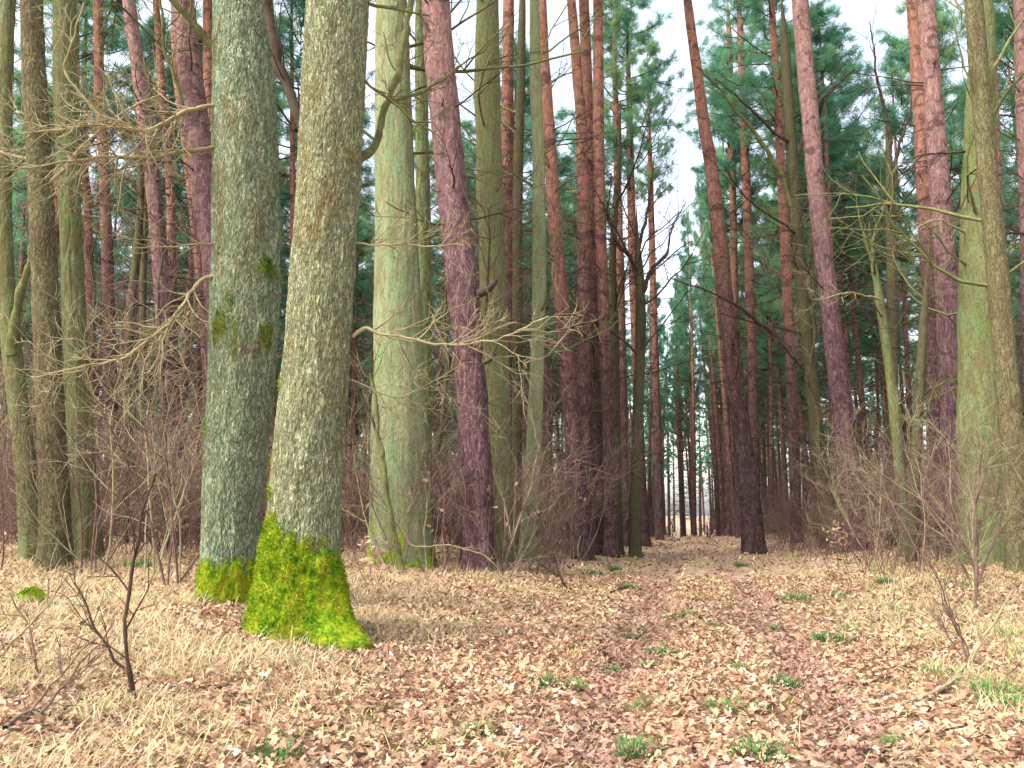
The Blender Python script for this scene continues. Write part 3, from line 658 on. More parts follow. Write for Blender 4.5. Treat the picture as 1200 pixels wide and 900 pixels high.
# ------------------------------------------------------------------ the pines of the stand behind
FAR_T = [straight_trunk(500 + i, 24, 0.165, M['pine_far']) for i in range(6)]
FAR_D = [far_dead_set(520 + i, 24) for i in range(6)]
rg = np.random.default_rng(21)
LAB = {-1: 'slim red pine in the crowded stand on the mossy oaks side of the track', 1: 'slim red pine in the crowded stand across the track from the mossy oaks'}
GRP = {-1: 'pine stand on the oaks side', 1: 'pine stand across the track'}
def gap(x, y, cr):                     # the strip of open sky above the track, where it bends away
    px = 600 + 950 * x / y; w_ = 950 * cr / y
    return y < 95 and 748 - w_ < px < 812 + w_ * 0.8
spots, tries = [], 0
while len(spots) < 245 and tries < 30000:
    tries += 1
    ang = rg.uniform(-39, 39); y = math.sqrt(rg.uniform(25 ** 2, 92 ** 2)); x = y * math.tan(R(ang)); s = float(track_s(x, y))
    if abs(s) < (3.3 if y < 70 else 1.6): continue
    if y < 30 and abs(ang) < 31: continue
    if gap(x, y, 2.2): continue
    if any((x - a) ** 2 + (y - b_) ** 2 < 1.7 ** 2 for a, b_ in taken + spots): continue
    spots.append((x, y))
nstand = len(spots)
# two rows that line the track further on
for y in np.arange(41, 80, 3.6):
    for sd_ in (-1, 1):
        s = sd_ * rg.uniform(2.0, 3.0); yy = y + rg.uniform(-1, 1); xx = TRK0 + TRKS * yy + s * 1.023
        if not gap(xx, yy, 1.0): spots.append((xx, yy))
for yy in (62, 66, 71, 75, 80, 84, 88, 91): spots.append((yy * (rg.uniform(791, 815) - 600) / 950, yy))
for yy in (78, 86, 90): spots.append((yy * (rg.uniform(752, 776) - 600) / 950, yy))
for i, (x, y) in enumerate(spots):
    s = float(track_s(x, y)); sd_ = 1 if s > 0 else -1
    f = float(rg.uniform(0.82, 1.15)); th_ = float(rg.uniform(0.8, 1.25)) * f
    row = i >= nstand; build_ = 'slender' if th_ < 0.85 else ('stout' if th_ > 1.15 else 'slim')
    lab = LAB[sd_].replace('slim', build_); grp = build_ + ' ' + GRP[sd_]
    if row: lab = build_ + (' red pine lining the far track on the mossy oaks side' if sd_ < 0 else ' red pine lining the far track opposite the mossy oaks'); grp = build_ + ' row of ' + GRP[sd_]
    root = thing('pine_tree', lab, 'pine', (x, y, gz(x, y)), grp, rot=(rg.normal() * 0.02, rg.normal() * 0.025 - 0.012, rg.uniform(0, 6.28)))
    obj('trunk', FAR_T[i % 6], root, sc=(th_, th_, f))
    cm, bm = CROWNS[int(rg.integers(len(CROWNS)))]
    hc = 24 * f * float(rg.uniform(0.38, 0.66)); wd = float(rg.uniform(0.95, 1.35)) * (0.6 if i >= nstand else 0.85 if abs(s) < 5.5 else 1.0)
    c = obj('crown', cm, root, (0, 0, 24 * f - hc), (0, 0, rg.uniform(0, 6.28)), (wd, wd, hc / 10)); obj('branchwork', bm, c)['kind'] = 'stuff'
    obj('dead_branchwork', FAR_D[int(rg.integers(6))], root, rot=(0, 0, rg.uniform(0, 6.28)), sc=(f * 1.1, f * 1.1, f))['kind'] = 'stuff'

# bare young trees between the pines
def bare_young(seed, H):
    rg = np.random.default_rng(seed); mbt, mbc = MB(), MB()
    z = np.linspace(-0.2, H, 12); x = np.cumsum(rg.normal(size=12) * 0.09); y = np.cumsum(rg.normal(size=12) * 0.09); x -= x[0]; y -= y[0]
    P = np.stack([x, y, z], 1); tube(mbt, P, 0.075 * (1 - 0.85 * np.clip(z / H, 0, 1)) + 0.004, 7)
    for i in range(22):
        k = int(rg.integers(3, 12)); az = rg.uniform(0, 6.28); d = unit(np.array([math.cos(az), math.sin(az), rg.uniform(0.1, 1.1)]))
        grow(mbc, rg, P[k], d, rg.uniform(0.9, 2.4), 0.013, 2, 4, 0.17, 0.04, (3, 5), (25, 60))
    return mbt.mesh('young_trunk', M['darkmoss']), mbc.mesh('bare_crown', M['brush'])
YOUNG = [bare_young(600 + i, 7.5) for i in range(5)]
n = 0
while n < 80:
    ang = rg.uniform(-36, 36); y = rg.uniform(17, 48); x = y * math.tan(R(ang)); s = float(track_s(x, y))
    if abs(s) < 3.6 or any((x - a) ** 2 + (y - b_) ** 2 < 0.8 for a, b_ in taken): continue
    n += 1; sd_ = 1 if s > 0 else -1; f = float(rg.uniform(0.6, 1.35))
    root = thing('young_tree', 'thin bare young tree among the pines on the mossy oaks side' if sd_ < 0 else 'thin bare young tree among the pines across the track from the mossy oaks', 'tree', (x, y, gz(x, y)), 'bare young trees on the oaks side' if sd_ < 0 else 'bare young trees across the track', rz=rg.uniform(0, 6.28), sc=f)
    tm, cm = YOUNG[int(rg.integers(5))]
    obj('trunk', tm, root); obj('crown', cm, root)

# ------------------------------------------------------------------ far wood that closes the view
rg = np.random.default_rng(33); mb = MB(); mbn = MB()
for i in range(520):
    ang = rg.uniform(-44, 44); y = rg.uniform(95, 190); x = y * math.tan(R(ang)); s = float(track_s(x, y))
    if abs(s + 1.0) < 1.6: continue
    z0 = gz(x, y); H = rg.uniform(20, 28); dx = rg.normal() * 0.4
    tube(mb, [[x, y, z0 - 0.3], [x + dx * 0.5, y, z0 + H * 0.5], [x + dx, y, z0 + H]], [0.24, 0.19, 0.06], 5)
    k = 60; u = rg.uniform(0.38, 1.0, k); rad = 2.6 * np.sin(PI * np.clip((u - 0.3) / 0.75, 0, 1)) * np.sqrt(rg.uniform(0, 1, k)); az = rg.uniform(0, 6.28, k)
    C = np.stack([x + rad * np.cos(az), y + rad * np.sin(az), z0 + H * u], 1)
    needle_tufts(mbn, rg, C, unit(np.array([0, 0, 1.0]))[None].repeat(k, 0), 6, (0.5, 1.1), 0.13)
for i in range(5200):
    ang = rg.uniform(-44, 44); y = rg.uniform(48, 170); x = y * math.tan(R(ang)); s = float(track_s(x, y))
    if abs(s + 0.4) < 2.0: continue
    z0 = gz(x, y); h = rg.uniform(0.8, 4.5); p = np.array([x, y, z0 - 0.1]); q_ = p + np.array([rg.normal() * 0.8, rg.normal() * 0.5, h]); wq = 0.025 + 0.00022 * y
    tube(mb, [p, (p + q_) / 2 + rg.normal(size=3) * 0.15, q_], [wq, wq * 0.8, wq * 0.3], 3)
fw = tag(obj('distant_wood', mb.mesh('distant_wood', M['pine_far'])), 'far wood of pine trunks and crowns closing the end of the track', 'woodland', kind='stuff')
fl = tag(obj('foliage', mbn.mesh('distant_foliage', M['needle'], False), fw), kind='stuff')

# ------------------------------------------------------------------ shrubs and brush
def stem_mesh(seed, H, r, depth=3, mat='brush', nch=(3, 5)):
    rg = np.random.default_rng(seed); mb = MB(); tips = []
    grow(mb, rg, np.zeros(3), unit(np.array([rg.uniform(-0.3, 0.3), rg.uniform(-0.3, 0.3), 1])), H, r, depth, 5, 0.13, 0.03, nch, (20, 55), tips)
    return mb.mesh('stem', M[mat]), tips
STEMS = [stem_mesh(700 + i, 2.0, 0.015, 3, 'brush' if i % 3 else 'twig')[0] for i in range(14)]
def leaf_tpl(kind=0):
    # oak leaf: lobed outline around a midrib, slightly folded
    if kind == 0:
        ou = [(0.0, 0.0), (0.10, 0.16), (0.05, 0.32), (0.24, 0.44), (0.14, 0.58), (0.30, 0.74), (0.16, 0.88), (0, 1.0)]
        mid = [(0, 0.2), (0, 0.5), (0, 0.8)]
        R_ = [(x, y, 0.10 * abs(x) + 0.10 * (y - 0.5) ** 2) for x, y in ou]; L_ = [(-x, y, z) for x, y, z in R_[1:-1]]
        V = np.array(R_ + L_ + [(0, y, -0.02) for _, y in mid])
        T = []
        def half(ids):
            T.extend([(ids[0], ids[1], 14), (ids[1], ids[2], 14), (ids[2], ids[3], 14), (ids[3], 15, 14), (ids[3], ids[4], 15), (ids[4], ids[5], 15), (ids[5], 16, 15), (ids[5], ids[6], 16), (ids[6], ids[7], 16)])
        half([0, 1, 2, 3, 4, 5, 6, 7]); half([0, 8, 9, 10, 11, 12, 13, 7])
    else:
        V = np.array([(0, 0, 0), (0.2, 0.35, 0.05), (0.22, 0.7, 0.07), (0, 1, 0.03), (-0.22, 0.7, 0.07), (-0.2, 0.35, 0.05), (0, 0.5, -0.02)])
        T = [(i, (i + 1) % 6, 6) for i in range(6)]
    V[:, 1] -= 0.5
    return V, np.array(T)
LT0, LT1 = leaf_tpl(0), leaf_tpl(1)
def shrub(label, group, loc, nst, f, rg, name='shrub', leaves=0, meshes=STEMS):
    root = thing(name, label, 'shrub', loc, group, rz=rg.uniform(0, 6.28))
    for i in range(nst):
        a = rg.uniform(0, 6.28); r_ = rg.uniform(0, 0.22); g = float(f * rg.uniform(0.7, 1.2))
        obj('stem', meshes[int(rg.integers(len(meshes)))], root, (r_ * math.cos(a), r_ * math.sin(a), -0.03), (rg.normal() * 0.16, rg.normal() * 0.16, a), g)
    if leaves:
        mb = MB()
        for i in range(leaves):
            p = np.array([rg.normal() * 0.25 * f, rg.normal() * 0.25 * f, f * rg.uniform(0.7, 1.7)])
            q = np.array(Quaternion(rg.normal(size=4)).normalized().to_matrix()); mb.add(p + (LT0[0] * rg.uniform(0.09, 0.15)) @ q.T, t=LT0[1])
        obj('leaf_spray', mb.mesh('leaf_spray', M['brownleaf'], False), root)['kind'] = 'stuff'
    return root
rg = np.random.default_rng(44)
n = 0
while n < 285:
    ang = rg.uniform(-36, 36); y = rg.uniform(11, 34) if n < 170 else rg.uniform(20, 46); x = y * math.tan(R(ang)); s = float(track_s(x, y))
    px = 600 + x / y * 950
    if abs(s) < (3.4 if y < 20 else 2.7): continue
    if s < 0 and (y < 12.5 and px > 225): continue
    if s < 0 and (300 < px < 640) and y < 15.0: continue
    if s > 0 and (y < 12 or s < 3.8): continue
    n += 1
    lab = ('bare brown brush before the pines on the mossy oaks side', 'brush on the oaks side') if s < 0 else ('bare brown brush before the pines opposite the mossy oaks', 'brush across the track')
    lv = int(rg.integers(6, 15)) if rg.uniform() < 0.25 else 0; hf = float(rg.uniform(0.55, 1.3))
    big = 'tall' if hf > 0.95 else 'low'
    lab = (lab[0].replace('bare brown brush', big + (' brown brush holding a few withered leaves,' if lv else ' bare brown brush')), big + (' leafy ' if lv else ' bare ') + lab[1])
    shrub(lab[0], lab[1], (x, y, gz(x, y)), int(rg.integers(4, 7)), hf, rg, leaves=lv)

# fine tangle of twigs below the pines that nobody could count
mb = MB(); rg = np.random.default_rng(48); n = 0
while n < 11000:
    ang = rg.uniform(-38, 38); y = math.sqrt(rg.uniform(15 ** 2, 48 ** 2)); x = y * math.tan(R(ang)); s = float(track_s(x, y))
    if abs(s) < 2.8 + 0.9 * perlin(y * 0.3, s > 0, 0.5): continue
    if s < 0 and 300 < 600 + x / y * 950 < 640 and y < 17: continue
    if perlin(x * 0.35, y * 0.35, 6.6) < -0.25: continue
    n += 1; z0 = gz(x, y); h = rg.uniform(0.3, 1.0) ** 1.5 * 2.6; p = np.array([x, y, z0 - 0.05]); d_ = unit(np.array([rg.normal() * 0.45, rg.normal() * 0.45, 1.0])); r_ = 0.0035 + 0.00012 * y
    q1 = p + d_ * h * 0.5 + rg.normal(size=3) * 0.06; q2 = p + d_ * h + rg.normal(size=3) * 0.14
    tube(mb, [p, q1, q2], [r_ * 1.3, r_, r_ * 0.5], 3)
    for k in range(2):
        f = rg.uniform(0.3, 0.9); a_0 = p + (q2 - p) * f; e_ = a_0 + turn(d_, R(rg.uniform(30, 70)), rg) * h * rg.uniform(0.2, 0.45); tube(mb, [a_0, (a_0 + e_) / 2 + rg.normal(size=3) * 0.03, e_], [r_ * 0.8, r_ * 0.6, r_ * 0.35], 3)
tag(obj('undergrowth', mb.mesh('undergrowth', M['brush'])), 'tangle of fine bare brown twigs filling the floor beneath the pines', 'undergrowth', kind='stuff')

# saplings that stand out in the foreground
def sapling(label, stems, d, seed, name='sapling'):
    p0, _t = unproj(stems[0][0][0][0], stems[0][0][0][1], d); base = np.array([p0[0], d, gz(p0[0], d)])
    root = thing(name, label, 'sapling', base)
    for i, (pix, w0, w1, nt_, tl, mt) in enumerate(stems):
        limb(root, pix, d, d - 0.15 + 0.1 * i, w0, w1, mt, nt_, tl, seed * 10 + i, 1, 'stem', 0.04, (20, 50))
    return root
dp = ground_at(158, 822)[1]
sapling('bare dark sapling with a crooked foot in the straw grass', [([(158,822),(153,800),(149,780),(149,740),(151,690),(152,650),(158,610),(172,570)], 6, 2.5, 7, 0.5, 'deadwood'), ([(146,783),(132,765),(118,740),(105,715),(95,690),(85,675)], 3.5, 1.5, 5, 0.35, 'deadwood')], dp, 81)
dp = ground_at(30, 845)[1]
sapling('bare reddish sapling with long slanting shoots in the straw grass', [([(28,848),(55,810),(78,775),(100,745),(122,712)], 3.5, 1.5, 4, 0.3, 'brush'), ([(30,846),(60,790),(98,750),(110,738)], 2.5, 1.2, 3, 0.3, 'brush')], dp, 82)
dp = ground_at(-12, 790)[1]
sapling('pale bare sapling leaning across the straw grass', [([(-14,780),(20,750),(45,725),(60,700),(78,672)], 3.5, 1.5, 4, 0.4, 'twig'), ([(52,806),(40,765),(25,735),(10,715),(0,700)], 3, 1.5, 4, 0.3, 'brush')], dp, 83)
dp = ground_at(1143, 716)[1]
sapling('upright thin sapling on the grassy verge with short shoots', [([(1143,718),(1145,680),(1146,640),(1142,600),(1148,560),(1150,520)], 4, 1.5, 10, 0.7, 'brush'), ([(1144,690),(1160,640),(1170,600),(1178,570)], 2.5, 1, 6, 0.5, 'brush'), ([(1144,670),(1128,630),(1115,600)], 2.5, 1, 6, 0.5, 'brush')], dp, 84)
dp = ground_at(1135, 782)[1]
sapling('spindly forked sapling at the thick end of the fallen branch', [([(1133,788),(1136,770),(1128,745),(1113,720),(1108,700),(1095,670),(1075,640)], 3.5, 1.2, 6, 0.5, 'brush'), ([(1135,780),(1150,750),(1165,725),(1180,702),(1190,690)], 3.5, 1.5, 4, 0.4, 'twig'), ([(1134,775),(1124,740),(1112,705),(1108,672)], 2.5, 1, 4, 0.4, 'brush'), ([(1133,782),(1120,755),(1100,735),(1085,715)], 2, 1, 3, 0.3, 'brush')], dp, 85)
dp = ground_at(665, 690)[1]
sapling('dark thin sapling bent over beside the track', [([(664,690),(652,665),(645,640),(632,600),(625,585)], 3.5, 1.2, 8, 0.6, 'deadwood'), ([(655,675),(640,665),(622,650)], 2.5, 1, 4, 0.4, 'deadwood')], dp, 86)
dp = ground_at(470, 672)[1]
sapling('wiry mossy sapling in front of the massive smooth trunk', [([(470,668),(462,620),(458,580),(452,540),(445,510),(444,470),(440,440)], 8, 4, 8, 0.7, 'limb'), ([(462,610),(480,640),(495,643),(540,645),(565,655),(585,672)], 2.5, 1.2, 5, 0.5, 'twig'), ([(445,515),(435,490),(420,460)], 4, 2, 4, 0.5, 'deadwood')], dp, 87)
for k, (x, y, f) in enumerate([(438, 690, 0.45), (200, 655, 0.6), (985, 662, 0.6)]):
    p = ground_at(x, y)
    rgx = np.random.default_rng(870 + k)
    shrub(['low shrub with a bunch of withered leaves beside the moss skirted oak', 'shrub with withered leaves behind the pale green oak', 'shrub with withered leaves below the pinkish grey pine'][k], None, p, 4, f, rgx, leaves=46)

# mossy stone on the left
p = ground_at(35, 707); mb = MB()
u_, v__ = np.meshgrid(np.linspace(0, 2 * PI, 28, endpoint=False), np.linspace(0.0, PI * 0.55, 10))
rr = 0.13 * (1 + 0.3 * fbm(np.cos(u_) * 1.3 + 4, np.sin(u_) * 1.3, v__ * 1.2)) 
V = np.stack([1.15 * rr * np.sin(v__) * np.cos(u_), rr * np.sin(v__) * np.sin(u_), 0.8 * rr * np.cos(v__)], -1)
i = np.arange(9)[:, None] * 28; j = np.arange(28)[None, :]
mb.add(V, q=np.stack([i + j, i + 28 + j, i + 28 + (j + 1) % 28, i + (j + 1) % 28], -1))
st = thing('mossy_stone', 'small stone cushioned in bright moss among the straw grass', 'stone', p + np.array([0, 0, 0.03]))
obj('stone', mb.mesh('stone', M['stick']), st, sc=0.93)
mb2 = MB(); mb2.add(V * 1.02, q=mb.Q[0]); rgx = np.random.default_rng(3)
pts = V.reshape(-1, 3)[rgx.integers(0, 280, 1800)]; D = unit(np.array([0, 0, 1.0])) * 0.4 + pts / 0.13 + rgx.normal(size=pts.shape) * 0.6
D /= np.linalg.norm(D, axis=1)[:, None]; S = np.cross(D, rgx.normal(size=pts.shape)); S /= np.linalg.norm(S, axis=1)[:, None]
mb2.add(np.stack([pts - S * 0.005, pts + S * 0.005, pts + D * 0.03], 1), t=np.arange(5400).reshape(-1, 3)); obj('moss', mb2.mesh('moss', M['moss']), st)

# ------------------------------------------------------------------ leaf litter
def view_scatter(rg, n, y0, y1, half=38):
    ang = R(1) * rg.uniform(-half, half, n); y = np.sqrt(rg.uniform(y0 ** 2, y1 ** 2, n)); return y * np.tan(ang), y
PAL = np.array([(0.47, 0.29, 0.175), (0.38, 0.21, 0.13), (0.57, 0.40, 0.26), (0.68, 0.53, 0.36), (0.26, 0.125, 0.075), (0.14, 0.07, 0.045), (0.54, 0.42, 0.22), (0.42, 0.24, 0.17)])
PALP = np.array([0.18, 0.17, 0.15, 0.06, 0.16, 0.11, 0.10, 0.07])
def scatter_leaves(mb, rg, tpl, x, y, size, lift=0.006, tiltsd=0.38):
    n = len(x); V, T = tpl; k = len(V)
    z = ground_z(x, y) + lift + rg.uniform(0, 0.025, n)
    az = rg.uniform(0, 2 * PI, n); tx = rg.normal(size=n) * tiltsd; ty = rg.normal(size=n) * tiltsd
    s = size * rg.uniform(0.65, 1.25, n); curl = rg.normal(size=n) * 1.3
    X = V[None, :, 0] * s[:, None] * rg.uniform(0.8, 1.15, n)[:, None]; Y = V[None, :, 1] * s[:, None]
    Z = V[None, :, 2] * s[:, None] * curl[:, None] + curl[:, None] * 0.35 * (X ** 2 + Y ** 2) / s[:, None]
    Z1 = Z + X * np.sin(tx)[:, None] + Y * np.sin(ty)[:, None]
    c_, s_ = np.cos(az)[:, None], np.sin(az)[:, None]
    P = np.stack([X * c_ - Y * s_ + x[:, None], X * s_ + Y * c_ + y[:, None], Z1 + z[:, None] + 0.25 * s[:, None] * (np.abs(np.sin(tx)) + np.abs(np.sin(ty)))[:, None] * 0.6], -1)
    C = PAL[rg.choice(len(PAL), n, p=PALP)] * rg.uniform(0.7, 1.15, (n, 1))
    sa_ = np.abs(track_s(x, y)); rut = np.exp(-((sa_ - 0.85 + 0.12 * perlin(x * 0.8, y * 0.8, 1.5)) / 0.3) ** 2) * (rg.uniform(size=n) < 0.75)
    C = C * (1 - rut[:, None]) + rut[:, None] * (np.array([[0.30, 0.17, 0.135]]) * rg.uniform(0.55, 1.25, (n, 1)))
    tone = 1 + 0.28 * fbm(x * 0.9, y * 0.9, 11.0, 3); C = C * tone[:, None]
    mb.add(P, t=(T[None] + (np.arange(n) * k)[:, None, None]), c=np.repeat(C[:, None, :], k, 1))
def straw_mask(x, y):                  # where dry grass grows instead of bare litter
    s = track_s(x, y)
    m_ = np.where(s < 0, sstep(2.2, 3.8, -s), 0.95 * sstep(1.5, 2.8, s))
    m_ = m_ * (0.70 + 1.9 * fbm(x * 0.8, y * 0.8, 2.0, 3))
    m_ = m_ * (1 - 0.75 * np.exp(-(((x + 1.9) / 1.3) ** 2 + ((y - 7.4) / 0.9) ** 2))) * (1 - 0.7 * sstep(13, 20, y))
    return np.clip(m_, 0, 1)
rg = np.random.default_rng(55); mb = MB()
x, y = view_scatter(rg, 36000, 3.6, 9.5); scatter_leaves(mb, rg, LT0, x, y, 0.064, tiltsd=0.5)
x, y = view_scatter(rg, 42000, 9.5, 18); scatter_leaves(mb, rg, LT1, x, y, 0.075, tiltsd=0.5)
x, y = view_scatter(rg, 20000, 18, 46); scatter_leaves(mb, rg, LT1, x, y, 0.12, tiltsd=0.5)
tag(obj('leaf_litter', mb.mesh('leaf_litter', M['litter'], False)), 'carpet of dry pinkish brown oak leaves covering the track and its verges', 'leaf litter', kind='stuff')
# single fallen leaves close to the viewer, lying on top
LEAFM = []
for k in range(6):
    rgl = np.random.default_rng(60 + k); V = LT0[0].copy(); V[:, 2] = V[:, 2] * rgl.uniform(-1.5, 2.5) + rgl.normal() * 0.5 * V[:, 1] ** 2 + rgl.normal() * 0.3 * V[:, 0] * V[:, 1]
    V[:, 2] -= V[:, 2].min()
    mb = MB(); mb.add(V, t=LT0[1], c=np.repeat(np.array([[(0.62,0.46,0.33),(0.50,0.29,0.19),(0.36,0.18,0.12),(0.68,0.55,0.40),(0.44,0.26,0.19),(0.56,0.36,0.24)][k]]), len(V), 0)); LEAFM.append(mb.mesh('fallen_leaf', M['litter'], False))
x, y = view_scatter(rg, 240, 4.4, 7.2, 33)
for k in range(240):
    obj('fallen_leaf', LEAFM[k % 6], ground, (x[k], y[k], gz(x[k], y[k]) + 0.028), (rg.normal() * 0.2, rg.normal() * 0.2, rg.uniform(0, 6.28)), float(rg.uniform(0.06, 0.095)))

# ------------------------------------------------------------------ dry grass
def blades(mb, rg, x, y, ln, wd, bend, az, cols, z=None):
    n = len(x); z = ground_z(x, y) if z is None else z
    u = np.array([0, 0.35, 0.7, 1.0]); b = bend[:, None] * u[None]
    th0 = rg.uniform(0.05, 0.5, n)[:, None]
    ang = th0 + b; seg = np.diff(u, prepend=0)[None] * ln[:, None]
    h = np.cumsum(seg * np.cos(ang), 1); r = np.cumsum(seg * np.sin(ang), 1)
    h = np.maximum(h, 0.008 + 0.0 * h)
    ca, sa = np.cos(az)[:, None], np.sin(az)[:, None]
    Cx, Cy, Cz = x[:, None] + r * ca, y[:, None] + r * sa, z[:, None] + h
    wv = (wd[:, None] * np.array([1, 0.9, 0.6, 0.12])[None]) / 2
    A = np.stack([Cx - sa * wv, Cy + ca * wv, Cz], -1); B = np.stack([Cx + sa * wv, Cy - ca * wv, Cz], -1)
    V = np.concatenate([A, B], 1)
    q = np.array([(0, 4, 5, 1), (1, 5, 6, 2), (2, 6, 7, 3)])
    mb.add(V, q=q[None] + (np.arange(n) * 8)[:, None, None], c=np.repeat(cols[:, None, :], 8, 1) if cols is not None else None)
rg = np.random.default_rng(66); mb = MB()
SP = np.array([(0.66, 0.54, 0.32), (0.56, 0.44, 0.24), (0.74, 0.64, 0.42), (0.48, 0.36, 0.20), (0.46, 0.44, 0.18), (0.60, 0.42, 0.26)]); SPP = [0.28, 0.24, 0.2, 0.12, 0.07, 0.09]
for (ncl, y0, y1, nb, wdm) in ((5200, 3.8, 9.5, 18, 0.0055), (7000, 9.5, 18, 12, 0.008), (2500, 18, 32, 8, 0.014)):
    cx, cy = view_scatter(rg, ncl, y0, y1); keep = rg.uniform(size=ncl) < straw_mask(cx, cy) * 1.15; cx, cy = cx[keep], cy[keep]
    k = len(cx); caz = rg.uniform(0, 6.28, k); size = rg.uniform(0.6, 1.25, k)
    x = np.repeat(cx, nb) + rg.normal(size=k * nb) * 0.09; y = np.repeat(cy, nb) + rg.normal(size=k * nb) * 0.09
    az = np.repeat(caz, nb) + rg.normal(size=k * nb) * 0.9; m_ = k * nb
    ln = np.repeat(size, nb) * rg.uniform(0.09, 0.27, m_); be = rg.uniform(0.6, 2.1, m_)
    cols = SP[rg.choice(len(SP), m_, p=SPP)] * np.repeat(rg.uniform(0.85, 1.1, k), nb)[:, None]
    gsel = (rg.uniform(size=m_) < np.where(track_s(x, y) > 0, 0.35, 0.06) * np.clip(0.8 + 1.5 * perlin(x * 0.9, y * 0.9, 7.7), 0, 2))
    cols = np.where(gsel[:, None], np.array([[0.36, 0.42, 0.12]]) * rg.uniform(0.7, 1.1, (m_, 1)), cols)
    blades(mb, rg, x, y, ln, np.full(m_, wdm) * rg.uniform(0.6, 1.3, m_), be, az, cols)
# sparse single straws and green wisps over the track
x, y = view_scatter(rg, 5000, 4, 16); m_ = len(x)
cols = np.where(rg.uniform(size=(m_, 1)) < 0.75, SP[rg.choice(len(SP), m_, p=SPP)], np.array([[0.30, 0.34, 0.10]]))
blades(mb, rg, x, y, rg.uniform(0.08, 0.22, m_), np.full(m_, 0.005), rg.uniform(0.6, 2.0, m_), rg.uniform(0, 6.28, m_), cols)
cx, cy = view_scatter(rg, 3000, 4, 26); sc_ = track_s(cx, cy); keep = (perlin(cx * 0.9, cy * 0.9, 5.5) > 0.08) & (np.abs(np.abs(sc_) - 0.85) > 0.3) & (np.abs(sc_) < 5.5); cx, cy = cx[keep], cy[keep]
k = len(cx); m_ = k * 16; x = np.repeat(cx, 16) + rg.normal(size=m_) * 0.07; y = np.repeat(cy, 16) + rg.normal(size=m_) * 0.07
cols = np.where(rg.uniform(size=(m_, 1)) < 0.5, np.array([[0.30, 0.40, 0.10]]), np.array([[0.52, 0.48, 0.18]])) * rg.uniform(0.6, 1.2, (m_, 1))
blades(mb, rg, x, y, rg.uniform(0.04, 0.11, m_), np.full(m_, 0.006) * (1 + y / 12), rg.uniform(0.4, 1.8, m_), rg.uniform(0, 6.28, m_), cols)
tag(obj('dry_grass', mb.mesh('dry_grass', M['straw'], False)), 'matted straw coloured dry grass on both verges', 'grass', kind='stuff')

# green tufts
TUFTS = []
for k in range(5):
    rgl = np.random.default_rng(90 + k); mb = MB(); n = 170; a = rgl.uniform(0, 6.28, n); r_ = 0.12 * np.sqrt(rgl.uniform(0, 1, n))
    blades(mb, rgl, r_ * np.cos(a), r_ * np.sin(a), rgl.uniform(0.04, 0.12, n), np.full(n, 0.008), rgl.uniform(0.2, 1.5, n), a + rgl.normal(size=n) * 0.7, None, np.zeros(n)); TUFTS.append(mb.mesh('grass_tuft', M['greengrass'], False))
for k, (x, y, f) in enumerate([(640,803,1.1),(668,805,1.0),(744,750,1.0),(710,789,1.0),(776,768,1.2),(765,782,0.8),(915,804,1.2),(898,804,0.7),(850,832,1.0),(888,833,0.7),(890,890,1.2),(1050,874,0.9),(974,752,1.5),(995,738,0.9),(932,703,1.6),(1040,684,1.6),(735,690,1.6),(870,664,1.8),(785,726,1.0),(755,830,0.8),(750,885,1.2),(555,862,1.0),(806,722,1.2),(910,738,1.0),(320,890,1.1),(865,785,0.8),(1100,790,1.2),(1180,830,1.6),(1165,812,1.3),(720,668,1.6),(690,672,1.5),(1190,748,1.2),(985,700,1.3),(165,665,2.0)]):
    p = ground_at(x, y)
    tag(obj('grass_tuft', TUFTS[k % 5], None, (p[0], p[1], p[2] - 0.005), (0, 0, k * 1.3), float(f)), 'small fresh green grass tuft sprouting through the dry leaves', 'grass tuft', 'green grass tufts')

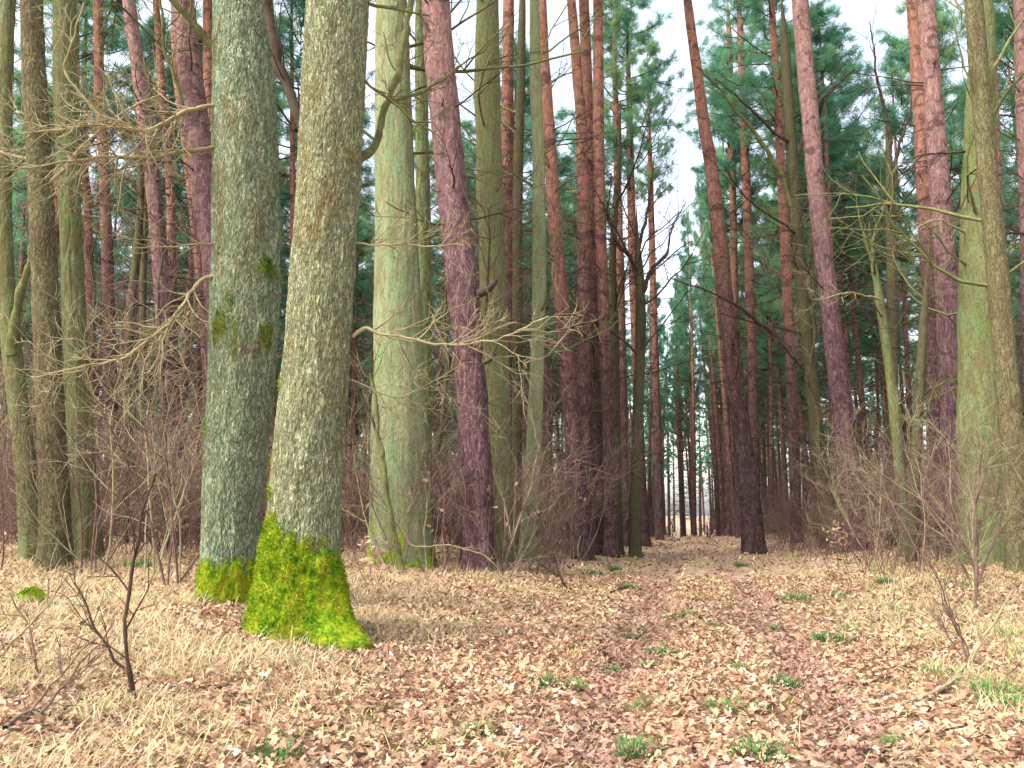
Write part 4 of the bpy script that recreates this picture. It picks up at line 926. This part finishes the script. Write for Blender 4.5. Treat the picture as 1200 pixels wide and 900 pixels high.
# ------------------------------------------------------------------ fallen sticks
def stick(label, pix, w0, w1, seed, tw=2, mat='stick', group=None):
    rg = np.random.default_rng(900 + seed); P, W = [], []
    for i, (x, y) in enumerate(pix):
        p = ground_at(x, y); f = i / (len(pix) - 1); wpx = w0 + (w1 - w0) * f
        r_ = wpx / 2 / FPX * p[1]; P.append([p[0], p[1], p[2] + r_ * 0.7 + 0.03]); W.append(r_)
    P = np.array(P); o = P[0].copy(); P, W = resample(P - o, W, 0.06); mb = MB(); tube(mb, P, W, 7)
    for k in range(tw):
        i = int(rg.integers(2, len(P) - 2)); d = turn(unit(P[i + 1] - P[i]), R(rg.uniform(25, 55)), rg); d[2] = abs(d[2]) * 0.4
        grow(mb, rg, P[i], unit(d), rg.uniform(0.15, 0.45), W[i] * 0.55, 1, 4, 0.15, 0.0, (0, 2))
    return tag(obj('fallen_branch', mb.mesh('fallen_branch', M[mat]), None, o), label, 'branch', group)
stick('long pale curved branch lying across the leafy wheel rut', [(1020,838),(1045,836),(1075,825),(1100,816),(1118,804),(1130,785)], 3.5, 5.5, 1, 3, 'twig')
stick('short straw coloured stick beside the green tuft in the track', [(972,764),(992,755),(1010,748),(1030,747)], 2.5, 2, 2, 0, 'twig')
stick('dark stick lying among the straw grass behind the crooked sapling', [(62,712),(85,714),(110,717),(130,721),(150,724)], 3.5, 3, 3, 1, 'deadwood')
stick('mossy dark stick half buried beside the crooked sapling', [(95,736),(110,730),(128,726),(146,722)], 4.5, 2.5, 4, 1, 'deadwood')
stick('bent dark twig lying on the leaves by the crooked sapling', [(75,838),(88,827),(110,824),(128,818),(140,810)], 3, 2, 5, 0, 'deadwood')
stick('lichen grey branch lying in straw grass by the slanting shoots', [(5,862),(15,852),(30,842),(45,838),(58,845)], 6, 3, 6, 1, 'stick')
stick('crooked pale branch leaning at the foot of the pale green oak', [(230,704),(245,697),(258,700),(275,704),(290,708)], 4, 3, 7, 1, 'stick')
stick('short dark twig lying in the wheel rut', [(1012,808),(1022,804),(1035,800)], 3, 2, 8, 0, 'deadwood')
stick('thin bent twig on the leaves of the verge below the fallen branch', [(1110,862),(1125,858),(1142,857),(1155,862)], 2.5, 2, 9, 0, 'deadwood')
stick('dark twig lying under the spindly forked sapling', [(1140,780),(1155,786),(1170,792),(1190,800)], 3, 2, 10, 1, 'deadwood')
stick('slender dark stick on the leaves near the bent sapling', [(716,697),(728,692),(740,690),(752,693)], 2.5, 2, 11, 0, 'deadwood')
stick('small dark stick lying across the track middle', [(1120,775),(1130,768),(1140,757)], 2.5, 1.5, 12, 0, 'stick')
